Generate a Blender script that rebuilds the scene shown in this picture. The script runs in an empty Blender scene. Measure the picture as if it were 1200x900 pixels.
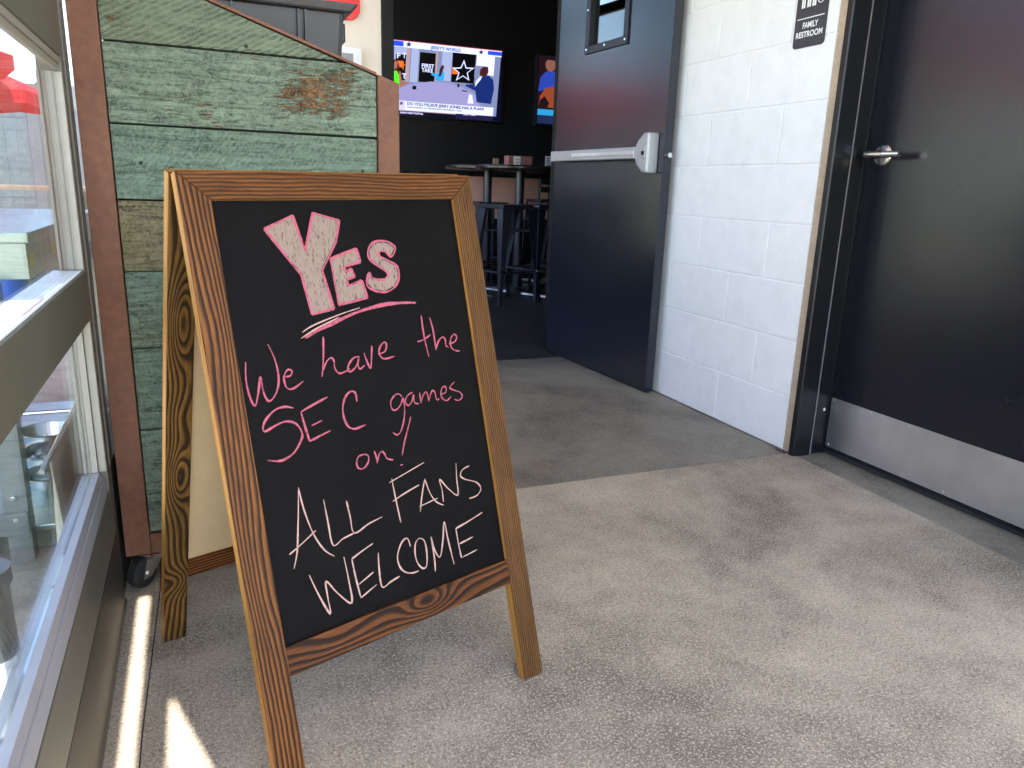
import bpy, bmesh, math, random
from mathutils import Vector, Matrix
random.seed(7)
S = bpy.context.scene
COL = S.collection
R = math.radians

# ------------------------------------------------------------------ camera
f_px, yaw, pitch, roll, cam_h = 874.06, 0.40154, 0.25667, 0.03270, 0.89
cd = bpy.data.cameras.new('camera'); cam = bpy.data.objects.new('camera', cd); COL.objects.link(cam)
cd.sensor_width = 36.0; cd.lens = 36.0 * f_px / 1200.0; cd.clip_start = 0.02; cd.clip_end = 500
fw = Vector((math.sin(yaw)*math.cos(pitch), math.cos(yaw)*math.cos(pitch), -math.sin(pitch)))
rt = Vector((math.cos(yaw), -math.sin(yaw), 0)); up = rt.cross(fw)
r2 = math.cos(roll)*rt + math.sin(roll)*up; u2 = -math.sin(roll)*rt + math.cos(roll)*up
m = Matrix((r2, u2, -fw)).transposed().to_4x4(); m.translation = Vector((0, 0, cam_h))
cam.matrix_world = m
S.camera = cam

# ------------------------------------------------------------------ sky, sun, exposure
SUN_EL, SUN_AZ = R(60), R(180)      # the sun stands behind the camera, rays run towards +y
w = bpy.data.worlds.new('World'); S.world = w; w.use_nodes = True
nt = w.node_tree; bg = nt.nodes['Background']
sk = nt.nodes.new('ShaderNodeTexSky'); sk.sky_type = 'NISHITA'; sk.sun_disc = False
sk.sun_elevation = SUN_EL; sk.sun_rotation = SUN_AZ; sk.air_density = 1.0; sk.dust_density = 1.0
nt.links.new(sk.outputs[0], bg.inputs[0]); bg.inputs[1].default_value = 0.15
sl = bpy.data.lights.new('sun', 'SUN'); sl.energy = 3.2; sl.angle = R(0.4); sl.color = (1.0, .95, .86)
so = bpy.data.objects.new('sun', sl); COL.objects.link(so)
so.rotation_euler = Vector((0, math.cos(SUN_EL), -math.sin(SUN_EL))).to_track_quat('-Z', 'Y').to_euler()
S.view_settings.view_transform = 'Standard'; S.view_settings.look = 'None'
S.view_settings.exposure = 3.0; S.view_settings.gamma = 1.0
S.cycles.use_denoising = True
S.cycles.max_bounces = 10; S.cycles.diffuse_bounces = 6; S.cycles.transparent_max_bounces = 12
S.cycles.sample_clamp_indirect = 6.0

# ------------------------------------------------------------------ helpers: meshes
class MB:
    def __init__(s): s.v = []; s.f = []; s.mi = []; s.uv = []
    def face(s, pts, mi=0, uvs=None):
        b = len(s.v); s.v += [tuple(p) for p in pts]; s.f.append(list(range(b, b+len(pts)))); s.mi.append(mi)
        s.uv.append(uvs if uvs else [(0, 0)]*len(pts)); return s
    def hexa(s, P, mi=0, grain=None, mis=None, seed=0.0):
        # P: 8 points, bottom ring 0-3 ccw, top ring 4-7; grain 0/1/2: long axis for uv
        P = [Vector(p) for p in P]; b = len(s.v); s.v += [tuple(p) for p in P]
        q = [(3,2,1,0),(4,5,6,7),(0,1,5,4),(1,2,6,5),(2,3,7,6),(3,0,4,7)]
        for k, a in enumerate(q):
            s.f.append([b+i for i in a]); s.mi.append(mis[k] if mis else mi)
            n = (P[a[1]]-P[a[0]]).cross(P[a[2]]-P[a[1]])
            s.uv.append([s._uv(P[i], n, grain, seed) for i in a])
        return s
    @staticmethod
    def _uv(p, n, grain, seed):
        if grain is None:
            ax = max(range(3), key=lambda i: abs(n[i])); o = [i for i in range(3) if i != ax]
            return (p[o[0]]+seed, p[o[1]]+seed*.7)
        ax = max((i for i in range(3) if i != grain), key=lambda i: abs(n[i]))
        o = [i for i in range(3) if i not in (ax, grain)][0]
        return (p[o]+seed+(.31 if ax == 1 else 0), p[grain]+seed*1.7)
    def box(s, x0, x1, y0, y1, z0, z1, mi=0, grain=None, mis=None, seed=0.0):
        return s.hexa([(x0,y0,z0),(x1,y0,z0),(x1,y1,z0),(x0,y1,z0),(x0,y0,z1),(x1,y0,z1),(x1,y1,z1),(x0,y1,z1)], mi, grain, mis, seed)
    def prism(s, poly, a, b, plane='xy', mi=0):
        # extruded polygon; plane gives the two polygon axes, third is a..b
        def mk(p, h): return {'xy': (p[0],p[1],h), 'xz': (p[0],h,p[1]), 'yz': (h,p[0],p[1])}[plane]
        n = len(poly); A = [mk(p, a) for p in poly]; B = [mk(p, b) for p in poly]; base = len(s.v)
        s.v += A+B
        s.f.append([base+i for i in reversed(range(n))]); s.f.append([base+n+i for i in range(n)])
        s.mi += [mi, mi]; s.uv += [[tuple(poly[i]) for i in reversed(range(n))], [tuple(p) for p in poly]]
        for i in range(n):
            j = (i+1) % n; s.f.append([base+i, base+j, base+n+j, base+n+i]); s.mi.append(mi)
            s.uv.append([(poly[i][0], a), (poly[j][0], a), (poly[j][0], b), (poly[i][0], b)])
        return s
    def tube(s, p0, p1, r, n=12, r1=None, mi=0, caps=True):
        p0, p1 = Vector(p0), Vector(p1); d = (p1-p0); L = d.length; d.normalize()
        a = d.orthogonal().normalized(); c = d.cross(a); r1 = r if r1 is None else r1; b = len(s.v)
        for p, rr in ((p0, r), (p1, r1)):
            s.v += [tuple(p + rr*(math.cos(2*math.pi*k/n)*a + math.sin(2*math.pi*k/n)*c)) for k in range(n)]
        for k in range(n):
            j = (k+1) % n; s.f.append([b+k, b+j, b+n+j, b+n+k]); s.mi.append(mi)
            s.uv.append([(k/n*.2,0),((k+1)/n*.2,0),((k+1)/n*.2,L),(k/n*.2,L)])
        if caps:
            s.f += [[b+k for k in reversed(range(n))], [b+n+k for k in range(n)]]; s.mi += [mi, mi]; s.uv += [[(0,0)]*n]*2
        return s
    def path(s, pts, r, n=8, mi=0):
        for a, b in zip(pts, pts[1:]): s.tube(a, b, r, n, mi=mi)
        return s
    def lathe(s, prof, c, n=24, axis='z', mi=0):
        b = len(s.v); m_ = len(prof)
        for k in range(n):
            t = 2*math.pi*k/n
            for r, h in prof:
                p = {'z': (r*math.cos(t), r*math.sin(t), h), 'x': (h, r*math.cos(t), r*math.sin(t)), 'y': (r*math.sin(t), h, r*math.cos(t))}[axis]
                s.v.append((c[0]+p[0], c[1]+p[1], c[2]+p[2]))
        for k in range(n):
            j = (k+1) % n
            for i in range(m_-1):
                s.f.append([b+k*m_+i, b+j*m_+i, b+j*m_+i+1, b+k*m_+i+1]); s.mi.append(mi)
                s.uv.append([(k/n, i/m_), ((k+1)/n, i/m_), ((k+1)/n, (i+1)/m_), (k/n, (i+1)/m_)])
        return s
    def build(s, name, mats, parent=None, bevel=0, smooth=False, tf=None):
        me = bpy.data.meshes.new(name)
        vs = [Vector(v) for v in s.v]
        if tf: vs = [tf(v) for v in vs]
        if parent is not None: 
            o_ = chain(parent); vs = [v-o_ for v in vs]
        me.from_pydata([tuple(v) for v in vs], [], s.f)
        for mt in (mats if isinstance(mats, (list, tuple)) else [mats]): me.materials.append(mt)
        ul = me.uv_layers.new(name='UVMap'); k = 0
        for fi, p in enumerate(me.polygons):
            p.material_index = s.mi[fi]; p.use_smooth = smooth
            for c in range(len(s.f[fi])): ul.data[p.loop_start+c].uv = s.uv[fi][c]
        if bevel or smooth:
            bm = bmesh.new(); bm.from_mesh(me)
            bmesh.ops.remove_doubles(bm, verts=bm.verts, dist=1e-6)
            if bevel:
                es = [e for e in bm.edges if len(e.link_faces) == 2 and e.calc_face_angle(0) > R(25)]
                bmesh.ops.bevel(bm, geom=es, offset=bevel, segments=2, affect='EDGES', profile=.6, clamp_overlap=True)
            bmesh.ops.recalc_face_normals(bm, faces=bm.faces)
            bm.to_mesh(me); bm.free()
            if smooth:
                try: me.set_sharp_from_angle(angle=R(40))
                except Exception: pass
        o = bpy.data.objects.new(name, me); COL.objects.link(o)
        if parent is not None: o.parent = parent
        return o
def chain(o):
    v = Vector((0,0,0))
    while o is not None: v += Vector(o.location); o = o.parent
    return v
def root(name, loc, label, cat, group=None):
    o = bpy.data.objects.new(name, None); o.location = loc; COL.objects.link(o); o.empty_display_size = .1
    tag(o, label, cat, group); return o
def tag(o, label=None, cat=None, group=None, kind=None):
    if label: o['label'] = label
    if cat: o['category'] = cat
    if group: o['group'] = group
    if kind: o['kind'] = kind
    return o
def dup(r, loc, rz, label):
    c = r.copy(); COL.objects.link(c); c.location = loc; c.rotation_euler = (0,0,rz); c['label'] = label
    for ch in list(r.children):
        d = ch.copy(); COL.objects.link(d); d.parent = c
        for g in list(ch.children):
            h = g.copy(); COL.objects.link(h); h.parent = d
    return c
def text_mesh(name, txt, size, mat, parent, org, ax, ay, width=None, depth=.0006, align='CENTER', bold=0.0, sy=1.0):
    """flat lettering: org = anchor at the middle of the baseline, ax/ay = unit axes in the world"""
    cu = bpy.data.curves.new(name, 'FONT'); cu.body = txt; cu.size = size; cu.align_x = align; cu.offset = bold
    t = bpy.data.objects.new(name, cu); COL.objects.link(t)
    bpy.context.view_layer.update()
    me = bpy.data.meshes.new_from_object(t.evaluated_get(bpy.context.evaluated_depsgraph_get()))
    COL.objects.unlink(t); bpy.data.objects.remove(t)
    ax, ay, org = Vector(ax), Vector(ay), Vector(org)
    xs = [v.co.x for v in me.vertices]; k = 1.0
    if width and xs: k = width/(max(xs)-min(xs))
    off = chain(parent) if parent else Vector((0,0,0))
    for v in me.vertices: v.co = org + ax*v.co.x*k + ay*v.co.y*sy - off
    me.materials.clear(); me.materials.append(mat); me.name = name
    o = bpy.data.objects.new(name, me); COL.objects.link(o); o.parent = parent
    return o

# ------------------------------------------------------------------ helpers: materials
class NT:
    def __init__(s, name):
        s.m = bpy.data.materials.new(name); s.m.use_nodes = True; s.t = s.m.node_tree
        s.b = s.t.nodes['Principled BSDF']; s.out = s.t.nodes['Material Output']
    def n(s, typ, **kw):
        nd = s.t.nodes.new(typ)
        for k, v in kw.items():
            if k in nd.inputs: s.set(nd.inputs[k], v)
            else: setattr(nd, k, v)
        return nd
    def set(s, inp, v):
        if hasattr(v, 'is_output') or isinstance(v, bpy.types.NodeSocket): s.t.links.new(v, inp)
        else: inp.default_value = v
    def co(s, kind='Object', scale=(1,1,1), loc=(0,0,0), rot=(0,0,0)):
        c = s.t.nodes.new('ShaderNodeTexCoord'); mp = s.t.nodes.new('ShaderNodeMapping')
        s.t.links.new(c.outputs[kind], mp.inputs[0]); mp.inputs['Scale'].default_value = scale
        mp.inputs['Location'].default_value = loc; mp.inputs['Rotation'].default_value = rot; return mp.outputs[0]
    def noise(s, vec, scale, detail=4, rough=.55, dist=0.0, col=False):
        nd = s.n('ShaderNodeTexNoise'); s.set(nd.inputs['Vector'], vec)
        nd.inputs['Scale'].default_value = scale; nd.inputs['Detail'].default_value = detail
        nd.inputs['Roughness'].default_value = rough; nd.inputs['Distortion'].default_value = dist
        return nd.outputs[1 if col else 0]
    def math(s, op, a, b=0.0, c=0.0, clamp=False):
        nd = s.n('ShaderNodeMath', operation=op, use_clamp=clamp)
        for i, v in enumerate((a, b, c)): s.set(nd.inputs[i], v)
        return nd.outputs[0]
    def ramp(s, fac, stops, interp='LINEAR'):
        nd = s.n('ShaderNodeValToRGB'); s.set(nd.inputs[0], fac); cr = nd.color_ramp; cr.interpolation = interp
        while len(cr.elements) < len(stops): cr.elements.new(.5)
        for e, (p, c) in zip(cr.elements, stops):
            e.position = p; e.color = (c[0], c[1], c[2], 1) if hasattr(c, '__len__') else (c, c, c, 1)
        return nd.outputs[0]
    def mix(s, fac, a, b, blend='MIX'):
        nd = s.n('ShaderNodeMix', data_type='RGBA', blend_type=blend)
        s.set(nd.inputs[0], fac); s.set(nd.inputs[6], rgba(a)); s.set(nd.inputs[7], rgba(b)); return nd.outputs[2]
    def bump(s, h, strength=.3, dist=.002):
        nd = s.n('ShaderNodeBump'); nd.inputs['Strength'].default_value = strength; nd.inputs['Distance'].default_value = dist
        s.set(nd.inputs['Height'], h); s.t.links.new(nd.outputs[0], s.b.inputs['Normal']); return nd
    def bsdf(s, **kw):
        for k, v in kw.items():
            k = {'color': 'Base Color', 'rough': 'Roughness', 'metal': 'Metallic', 'spec': 'Specular IOR Level', 'coat': 'Coat Weight', 'coatr': 'Coat Roughness'}.get(k, k)
            s.set(s.b.inputs[k], rgba(v) if k == 'Base Color' else v)
        return s
def rgba(c):
    if isinstance(c, (tuple, list)) and len(c) == 3: return (*c, 1)
    return c
def plain(name, color, rough=.5, metal=0.0, var=.12, bump=.0, scale=40, spec=.5):
    t = NT(name); v = t.co(); n1 = t.noise(v, scale, 4); n2 = t.noise(v, scale*.12, 3)
    k = t.math('ADD', t.math('MULTIPLY', n1, .5), t.math('MULTIPLY', n2, .5))
    c0 = tuple(x*(1-var) for x in color); c1 = tuple(min(1, x*(1+var)) for x in color)
    t.bsdf(color=t.ramp(k, [(.3, c0), (.7, c1)]), rough=t.math('ADD', rough-.06, t.math('MULTIPLY', n2, .12)), metal=metal, spec=spec)
    if bump: t.bump(n1, bump, .001)
    return t.m
def emit(name, c, s=1.0):
    t = NT(name); t.bsdf(color=(0,0,0), rough=.3); t.b.inputs['Emission Color'].default_value = (*c, 1)
    t.b.inputs['Emission Strength'].default_value = s; return t.m
# ------------------------------------------------------------------ materials
def wood(name, seed, light=(.29,.105,.022), dark=(.012,.006,.004), freq=150, knots=(), amp=.05):
    """burnt softwood: growth lines follow V, field bent by noise and by knots given as (u, v, su, sv, a)"""
    t = NT(name); tc = t.t.nodes.new('ShaderNodeTexCoord'); sep = t.n('ShaderNodeSeparateXYZ'); t.t.links.new(tc.outputs['UV'], sep.inputs[0])
    u, v = sep.outputs[0], sep.outputs[1]
    cmb = t.n('ShaderNodeCombineXYZ', X=t.math('MULTIPLY', u, 9.0), Y=t.math('MULTIPLY', v, 2.2), Z=seed)
    big = t.noise(cmb.outputs[0], 1.0, 2, .4)
    c2 = t.n('ShaderNodeCombineXYZ', X=t.math('MULTIPLY', u, 60.0), Y=t.math('MULTIPLY', v, 14.0), Z=seed+5)
    mid = t.noise(c2.outputs[0], 1.0, 3, .5)
    fld = t.math('ADD', t.math('ADD', u, t.math('MULTIPLY', big, amp)), t.math('MULTIPLY', mid, .0045))
    for (ku, kv, su, sv, a) in knots:
        du = t.math('POWER', t.math('ABSOLUTE', t.math('DIVIDE', t.math('SUBTRACT', u, ku), su)), 2)
        dv = t.math('POWER', t.math('ABSOLUTE', t.math('DIVIDE', t.math('SUBTRACT', v, kv), sv)), 2)
        g = t.math('POWER', 2.718, t.math('MULTIPLY', t.math('ADD', du, dv), -1.0))
        fld = t.math('ADD', fld, t.math('MULTIPLY', g, a))
    ring = t.math('FRACT', t.math('MULTIPLY', fld, freq))
    # soft rise and abrupt end of each year line
    ln = t.ramp(ring, [(0, 0), (.30, .12), (.60, .95), (.88, 1), (.99, .05)])
    c3 = t.n('ShaderNodeCombineXYZ', X=t.math('MULTIPLY', u, 900.0), Y=t.math('MULTIPLY', v, 22.0), Z=seed)
    fib = t.noise(c3.outputs[0], 1.0, 3, .6)
    c4 = t.n('ShaderNodeCombineXYZ', X=t.math('MULTIPLY', u, 40.0), Y=t.math('MULTIPLY', v, 5.0), Z=seed+9)
    wash = t.noise(c4.outputs[0], 1.0, 3, .5)
    base = t.ramp(wash, [(.25, tuple(x*.55 for x in light)), (.75, light)])
    base = t.mix(t.math('MULTIPLY', ln, .92), base, dark)
    base = t.mix(t.ramp(fib, [(.35, .55), (.62, 0)]), base, tuple(x*.5 for x in dark))
    t.bsdf(color=base, rough=t.math('ADD', .42, t.math('MULTIPLY', fib, .2)), spec=.18)
    t.bump(t.math('ADD', t.math('MULTIPLY', ln, .6), t.math('MULTIPLY', fib, .5)), .35, .0008)
    return t.m
M = {}
M['wood_stile'] = wood('burnt wood stile', 2.0, freq=135, amp=.03, knots=((.0225,.70,.02,.10,-.012),(.0225,.33,.02,.12,.012)))
M['wood_stile2'] = wood('burnt wood right stile', 7.3, light=(.25,.112,.027), dark=(.03,.013,.006), freq=230, amp=.03)
M['wood_rail'] = wood('burnt wood top rail', 4.1, light=(.24,.088,.019), dark=(.035,.013,.005), freq=170, amp=.03)
M['wood_knot'] = wood('burnt wood bottom rail', 9.0, light=(.20,.066,.016), dark=(.008,.004,.003), freq=62, amp=.10, knots=((.028,.30,.022,.045,.045),(.02,.12,.018,.07,.02)))
M['wood_rear'] = wood('burnt wood rear leg', 12.0, light=(.29,.145,.034), dark=(.012,.007,.004), freq=85, amp=.05,
                      knots=((.022,.70,.018,.075,.055),(.022,.40,.018,.06,.05),(.022,.155,.03,.03,-.03),(.022,.52,.02,.05,.02)))
M['wood_edge'] = wood('golden wood edge', 1.5, light=(.60,.30,.065), dark=(.38,.15,.03), freq=90, amp=.02)
M['mdf'] = plain('raw fibreboard back', (.55,.40,.22), .8, var=.06, bump=.05, scale=300)
def chalkboard():
    t = NT('black chalkboard'); v = t.co()
    n = t.noise(v, 6, 5, .6, .8); f = t.noise(v, 260, 2)
    t.bsdf(color=t.ramp(n, [(.3, (.0028,.0025,.0026)), (.75, (.0055,.005,.005))]), rough=t.math('ADD', .46, t.math('MULTIPLY', n, .2)), spec=.08)
    t.bump(f, .05, .0004); return t.m
M['board'] = chalkboard()
def chalk(name, c, dens=.5, streak=False):
    t = NT(name); v = t.co('Object', scale=(3, 1, .35), rot=(0, R(-12), 0)) if streak else t.co(); n = t.noise(v, 300 if streak else 900, 2, .7); b = t.noise(v, 90 if streak else 120, 3, .6)
    t.bsdf(color=tuple(c), rough=.95, spec=.05)
    k = t.math('ADD', t.math('MULTIPLY', n, .6), t.math('MULTIPLY', b, .4))
    a = t.ramp(k, [(dens-.12, .25), (dens+.02, 1)])
    t.set(t.b.inputs['Alpha'], a); return t.m
M['chalk_pink'] = chalk('pink chalk', (.46,.11,.155), .48)
M['chalk_pale'] = chalk('pale pink chalk', (.50,.31,.265), .45)
M['chalk_fill'] = chalk('rubbed pale pink chalk', (.27,.20,.165), .46, True)

def green_paint(name, seed, base, dk, saw=0.0, peel=.0, patch=None, rot=0.0):
    t = NT(name); v = t.co('Object', loc=(seed, seed*.3, seed*.7))
    grain = t.noise(t.co('Object', scale=(3.2, 10, 34), loc=(seed, 0, seed)), 2.0, 6, .7, 1.6)
    crk = t.noise(t.co('Object', scale=(7, 10, 42), loc=(0, seed, seed)), 2.6, 6, .75, 2.2)
    fine = t.noise(v, 95, 6, .75, 1.2); big = t.noise(v, 7, 3)
    hgt = t.math('ADD', t.math('MULTIPLY', grain, .5), t.math('MULTIPLY', fine, .5))
    c = t.ramp(hgt, [(.41, dk), (.47, base), (.58, tuple(min(1, x*1.65) for x in base))])
    wh = None
    if saw:
        wv = t.n('ShaderNodeTexWave', wave_type='BANDS', bands_direction='X'); t.set(wv.inputs['Vector'], t.co('Object', rot=(0, R(-62+rot), 0)))
        wv.inputs['Scale'].default_value = 34; wv.inputs['Distortion'].default_value = 2.5; wv.inputs['Detail'].default_value = 3; wv.inputs['Detail Scale'].default_value = 2
        wh = t.math('MULTIPLY', wv.outputs[1], saw*1.6); c = t.mix(t.math('MULTIPLY', wv.outputs[1], saw), c, tuple(min(1, x*1.8) for x in base))
    pl = t.math('ADD', t.math('MULTIPLY', crk, .7), t.math('MULTIPLY', big, .3))
    if patch:
        # a bare, peeled place with a shape of its own: (x, z, rx, rz)
        g = t.t.nodes.new('ShaderNodeTexCoord'); sp = t.n('ShaderNodeSeparateXYZ'); t.t.links.new(g.outputs['Object'], sp.inputs[0])
        dx = t.math('POWER', t.math('ABSOLUTE', t.math('DIVIDE', t.math('SUBTRACT', sp.outputs[0], patch[0]), patch[2])), 4)
        dz = t.math('POWER', t.math('ABSOLUTE', t.math('DIVIDE', t.math('SUBTRACT', sp.outputs[2], patch[1]), patch[3])), 4)
        pl = t.math('ADD', pl, t.math('MULTIPLY', t.math('POWER', 2.718, t.math('MULTIPLY', t.math('ADD', dx, dz), -1)), .13))
    pm = t.ramp(pl, [(.60-peel, 0), (.635-peel, 1)])
    bare = t.ramp(fine, [(.38, (.05,.028,.018)), (.52, (.22,.11,.045)), (.62, (.42,.23,.10))])
    c = t.mix(pm, c, bare)
    t.bsdf(color=c, rough=.68, spec=.4)
    h = t.math('SUBTRACT', t.math('ADD', t.math('MULTIPLY', grain, .9), t.math('MULTIPLY', fine, .9)), t.math('MULTIPLY', pm, .35))
    if wh is not None: h = t.math('ADD', h, wh)
    t.bump(h, 1.0, .006)
    return t.m
M['brown_steel'] = plain('rust brown painted steel', (.175,.075,.042), .6, var=.30, bump=.12, scale=60, spec=.3)
def concrete(name, base, speck=.5, seed=0.0, rough=.8, stain=.6):
    t = NT(name); v = t.co('Object', loc=(seed, seed, 0))
    big = t.noise(v, 1.6, 5, .6, .5); mid = t.noise(v, 9, 5, .65); fine = t.noise(v, 120, 4, .9); grit = t.noise(v, 210, 2, .7)
    brm = t.noise(t.co('Object', scale=(60, 6, 1), rot=(0, 0, R(32)), loc=(seed, 0, 0)), 2.2, 3, .6)
    k = t.math('ADD', t.math('ADD', t.math('MULTIPLY', big, .42*stain/.6), t.math('MULTIPLY', mid, .26)), t.math('ADD', t.math('MULTIPLY', fine, .38), t.math('MULTIPLY', brm, .07)))
    k = t.math('DIVIDE', k, .42*stain/.6+.26+.38+.07)
    d = tuple(x*.50 for x in base); l = tuple(min(1, x*1.5) for x in base)
    c = t.ramp(k, [(.415, d), (.495, base), (.585, l)])
    c = t.mix(t.ramp(grit, [(.53, 0), (.62, speck)]), c, tuple(min(1, x*1.9) for x in base))
    c = t.mix(t.ramp(t.noise(v, 170, 2, .8), [(.57, 0), (.66, speck)]), c, tuple(x*.3 for x in base))
    t.bsdf(color=c, rough=t.math('ADD', rough-.1, t.math('MULTIPLY', mid, .2)), spec=.35)
    t.bump(t.math('ADD', fine, t.math('MULTIPLY', brm, .6)), .45, .0016); return t.m
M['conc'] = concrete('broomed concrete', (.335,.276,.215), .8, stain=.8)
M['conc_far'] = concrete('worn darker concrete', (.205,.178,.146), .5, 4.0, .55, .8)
M['conc_joint'] = concrete('dark joint mortar', (.10,.095,.085), .2, 2.0)
M['conc_out'] = concrete('patio concrete', (.42,.37,.29), .3, 8.0)
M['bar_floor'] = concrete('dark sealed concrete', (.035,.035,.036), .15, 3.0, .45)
def block_paint(name, tint, seed):
    t = NT(name); v = t.co('Object', loc=(seed, seed*2, seed)); f = t.noise(v, 160, 3, .7); b = t.noise(v, 14, 4, .6); b2 = t.noise(v, 5, 3)
    c = t.ramp(b, [(.25, tuple(x*.93 for x in tint)), (.6, tint)])
    c = t.mix(t.ramp(t.noise(v, 22, 5, .7, 1.0), [(.66, 0), (.76, .38)]), c, (.45,.42,.45))
    t.bsdf(color=c, rough=.45, spec=.4); t.bump(t.math('ADD', t.math('MULTIPLY', f, .6), b), .22, .0016); return t.m
M['block'] = [block_paint('white painted block %d' % i, (.80,.79,.80), i*3.1) for i in range(4)]
M['mortar'] = plain('painted mortar joint', (.80,.78,.78), .6, var=.08, bump=.2, scale=120)
M['caulk'] = plain('beige caulk and raw block edge', (.46,.35,.25), .85, var=.2, bump=.5, scale=90)
M['cream'] = plain('cream painted wall', (.80,.69,.60), .7, var=.03)
M['black_wall'] = plain('black painted wall', (.006,.006,.009), .6, var=.1)
def satin(name, c, rough, seed=0, coat=.12, spec=.6):
    t = NT(name); v = t.co('Object', loc=(seed,)*3); n = t.noise(v, 3, 4, .6); s_ = t.noise(t.co('Object', scale=(1, 1, 9), loc=(seed,)*3), 40, 4, .8, 3.0)
    t.bsdf(color=t.mix(t.ramp(s_, [(.80, 0), (.86, .10)]), c, (.25,.25,.27)), rough=t.math('ADD', rough, t.math('MULTIPLY', n, .12)), spec=spec)
    t.set(t.b.inputs['Coat Weight'], coat); t.set(t.b.inputs['Coat Roughness'], rough)
    t.bump(t.noise(v, 320, 2), .03, .0005); return t.m
M['door_black'] = satin('black satin door paint', (.009,.011,.020), .16)
M['door_black2'] = satin('black satin restroom door paint', (.009,.009,.013), .2, 5, 0, .45)
M['frame_black'] = satin('black gloss frame paint', (.008,.008,.010), .25, 9, 0, .35)
M['gasket'] = plain('grey weather strip', (.16,.15,.15), .6)
M['black_plastic'] = plain('black ribbed plastic', (.018,.018,.020), .42, var=.2, bump=.1, scale=120)
def brushed(name, c, rough, sc=(1, 1, 90)):
    t = NT(name); n = t.noise(t.co('Object', scale=sc), 14, 4, .7); b = t.noise(t.co(), 7, 4)
    t.bsdf(color=t.ramp(b, [(.3, tuple(x*.82 for x in c)), (.7, c)]), rough=t.math('ADD', rough, t.math('MULTIPLY', n, .16)), metal=1.0); t.bump(n, .06, .0004); return t.m
M['kick'] = brushed('brushed steel kick plate', (.80,.79,.80), .34)
M['chrome'] = plain('satin chrome', (.82,.82,.84), .18, 1.0, var=.03)
M['bar_alu'] = plain('silver painted push bar', (.42,.43,.45), .35, .5, var=.04)
M['steel'] = brushed('stainless steel', (.36,.44,.43), .22, (90, 1, 1))
M['galv'] = plain('galvanised steel', (.26,.28,.28), .45, .7, var=.28, bump=.1, scale=22)
M['bronze_alu'] = plain('dark bronze anodised frame', (.135,.130,.105), .42, .15, var=.06, scale=20)
M['bronze_base'] = plain('dark bronze base rail', (.030,.028,.022), .5, .1, var=.08, scale=20)
M['alu_light'] = plain('mill aluminium glazing bead', (.50,.50,.55), .40, .45, var=.06)
M['jamb_alu'] = plain('pale aluminium jamb', (.33,.305,.255), .5, .1, var=.10)
def glass(name, refl=1.0, tint=(.93,.97,.96)):
    t = NT(name); tr = t.n('ShaderNodeBsdfTransparent'); tr.inputs[0].default_value = (*tint, 1)
    gl = t.n('ShaderNodeBsdfGlossy'); gl.inputs['Roughness'].default_value = .015
    lw = t.n('ShaderNodeFresnel'); lw.inputs[0].default_value = 1.5
    mx = t.n('ShaderNodeMixShader'); t.set(mx.inputs[0], t.math('MULTIPLY', lw.outputs[0], refl, clamp=True))
    t.t.links.new(tr.outputs[0], mx.inputs[1]); t.t.links.new(gl.outputs[0], mx.inputs[2])
    t.t.links.new(mx.outputs[0], t.out.inputs[0]); return t.m
M['glass'] = glass('window glass', .55, (.96,.985,.975)); M['glass_lite'] = glass('door lite glass', 3.0, (.7,.74,.74))
M['bowl_glass'] = glass('clear bowl', 1.6, (.90,.92,.95))
M['red_paint'] = plain('glossy red sign paint', (.75,.012,.012), .3, var=.03)
M['white_plastic'] = plain('white plastic', (.82,.82,.82), .4, var=.02)
M['grey_screen'] = plain('grey display', (.22,.22,.23), .25)
M['sign_black'] = plain('charcoal sign plastic', (.035,.035,.045), .5, var=.04)
M['sign_white'] = plain('raised white lettering', (.85,.85,.85), .5, var=.02)
M['rubber'] = plain('black rubber', (.012,.012,.012), .7)
def canvas():
    t = NT('red canvas'); t.bsdf(color=(.62,.03,.045), rough=.8)
    tl = t.n('ShaderNodeBsdfTranslucent'); tl.inputs[0].default_value = (.65,.03,.045,1); mx = t.n('ShaderNodeMixShader'); mx.inputs[0].default_value = .45
    t.t.links.new(t.b.outputs[0], mx.inputs[1]); t.t.links.new(tl.outputs[0], mx.inputs[2]); t.t.links.new(mx.outputs[0], t.out.inputs[0]); return t.m
M['umb_red'] = canvas()
M['timber'] = plain('weathered timber', (.20,.14,.11), .8, var=.35, bump=.3, scale=18)
M['fence'] = plain('grey fence boards', (.10,.115,.14), .8, var=.3, bump=.3, scale=14)
M['grass'] = plain('dry grass', (.20,.22,.05), .9, var=.45, bump=.5, scale=24)
M['cloth'] = plain('cream cotton cloth', (.50,.47,.34), .9, var=.08, bump=.2, scale=90)
M['blue'] = plain('blue plastic', (.02,.12,.62), .4)
M['label_white'] = plain('white label', (.85,.86,.9), .4)
M['yellow'] = plain('yellow sticker', (.75,.62,.18), .6)
M['table_black'] = plain('black laminate', (.02,.018,.018), .28)
M['stool_steel'] = plain('black powder coated steel', (.05,.055,.075), .25, .3, var=.15)
M['pink_vinyl'] = plain('salmon pink painted low wall', (.85,.50,.40), .6, var=.06)
M['menu'] = plain('dusty red menu box', (.38,.16,.15), .6)
M['paper'] = plain('white paper', (.85,.85,.88), .7, var=.03)
M['tan'] = plain('tan card', (.48,.30,.22), .7)
M['ceiling'] = plain('pale painted ceiling', (.55,.54,.52), .8, var=.05)
M['matt_black'] = plain('matt black frame paint', (.006,.006,.007), .6, spec=.25)
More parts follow.
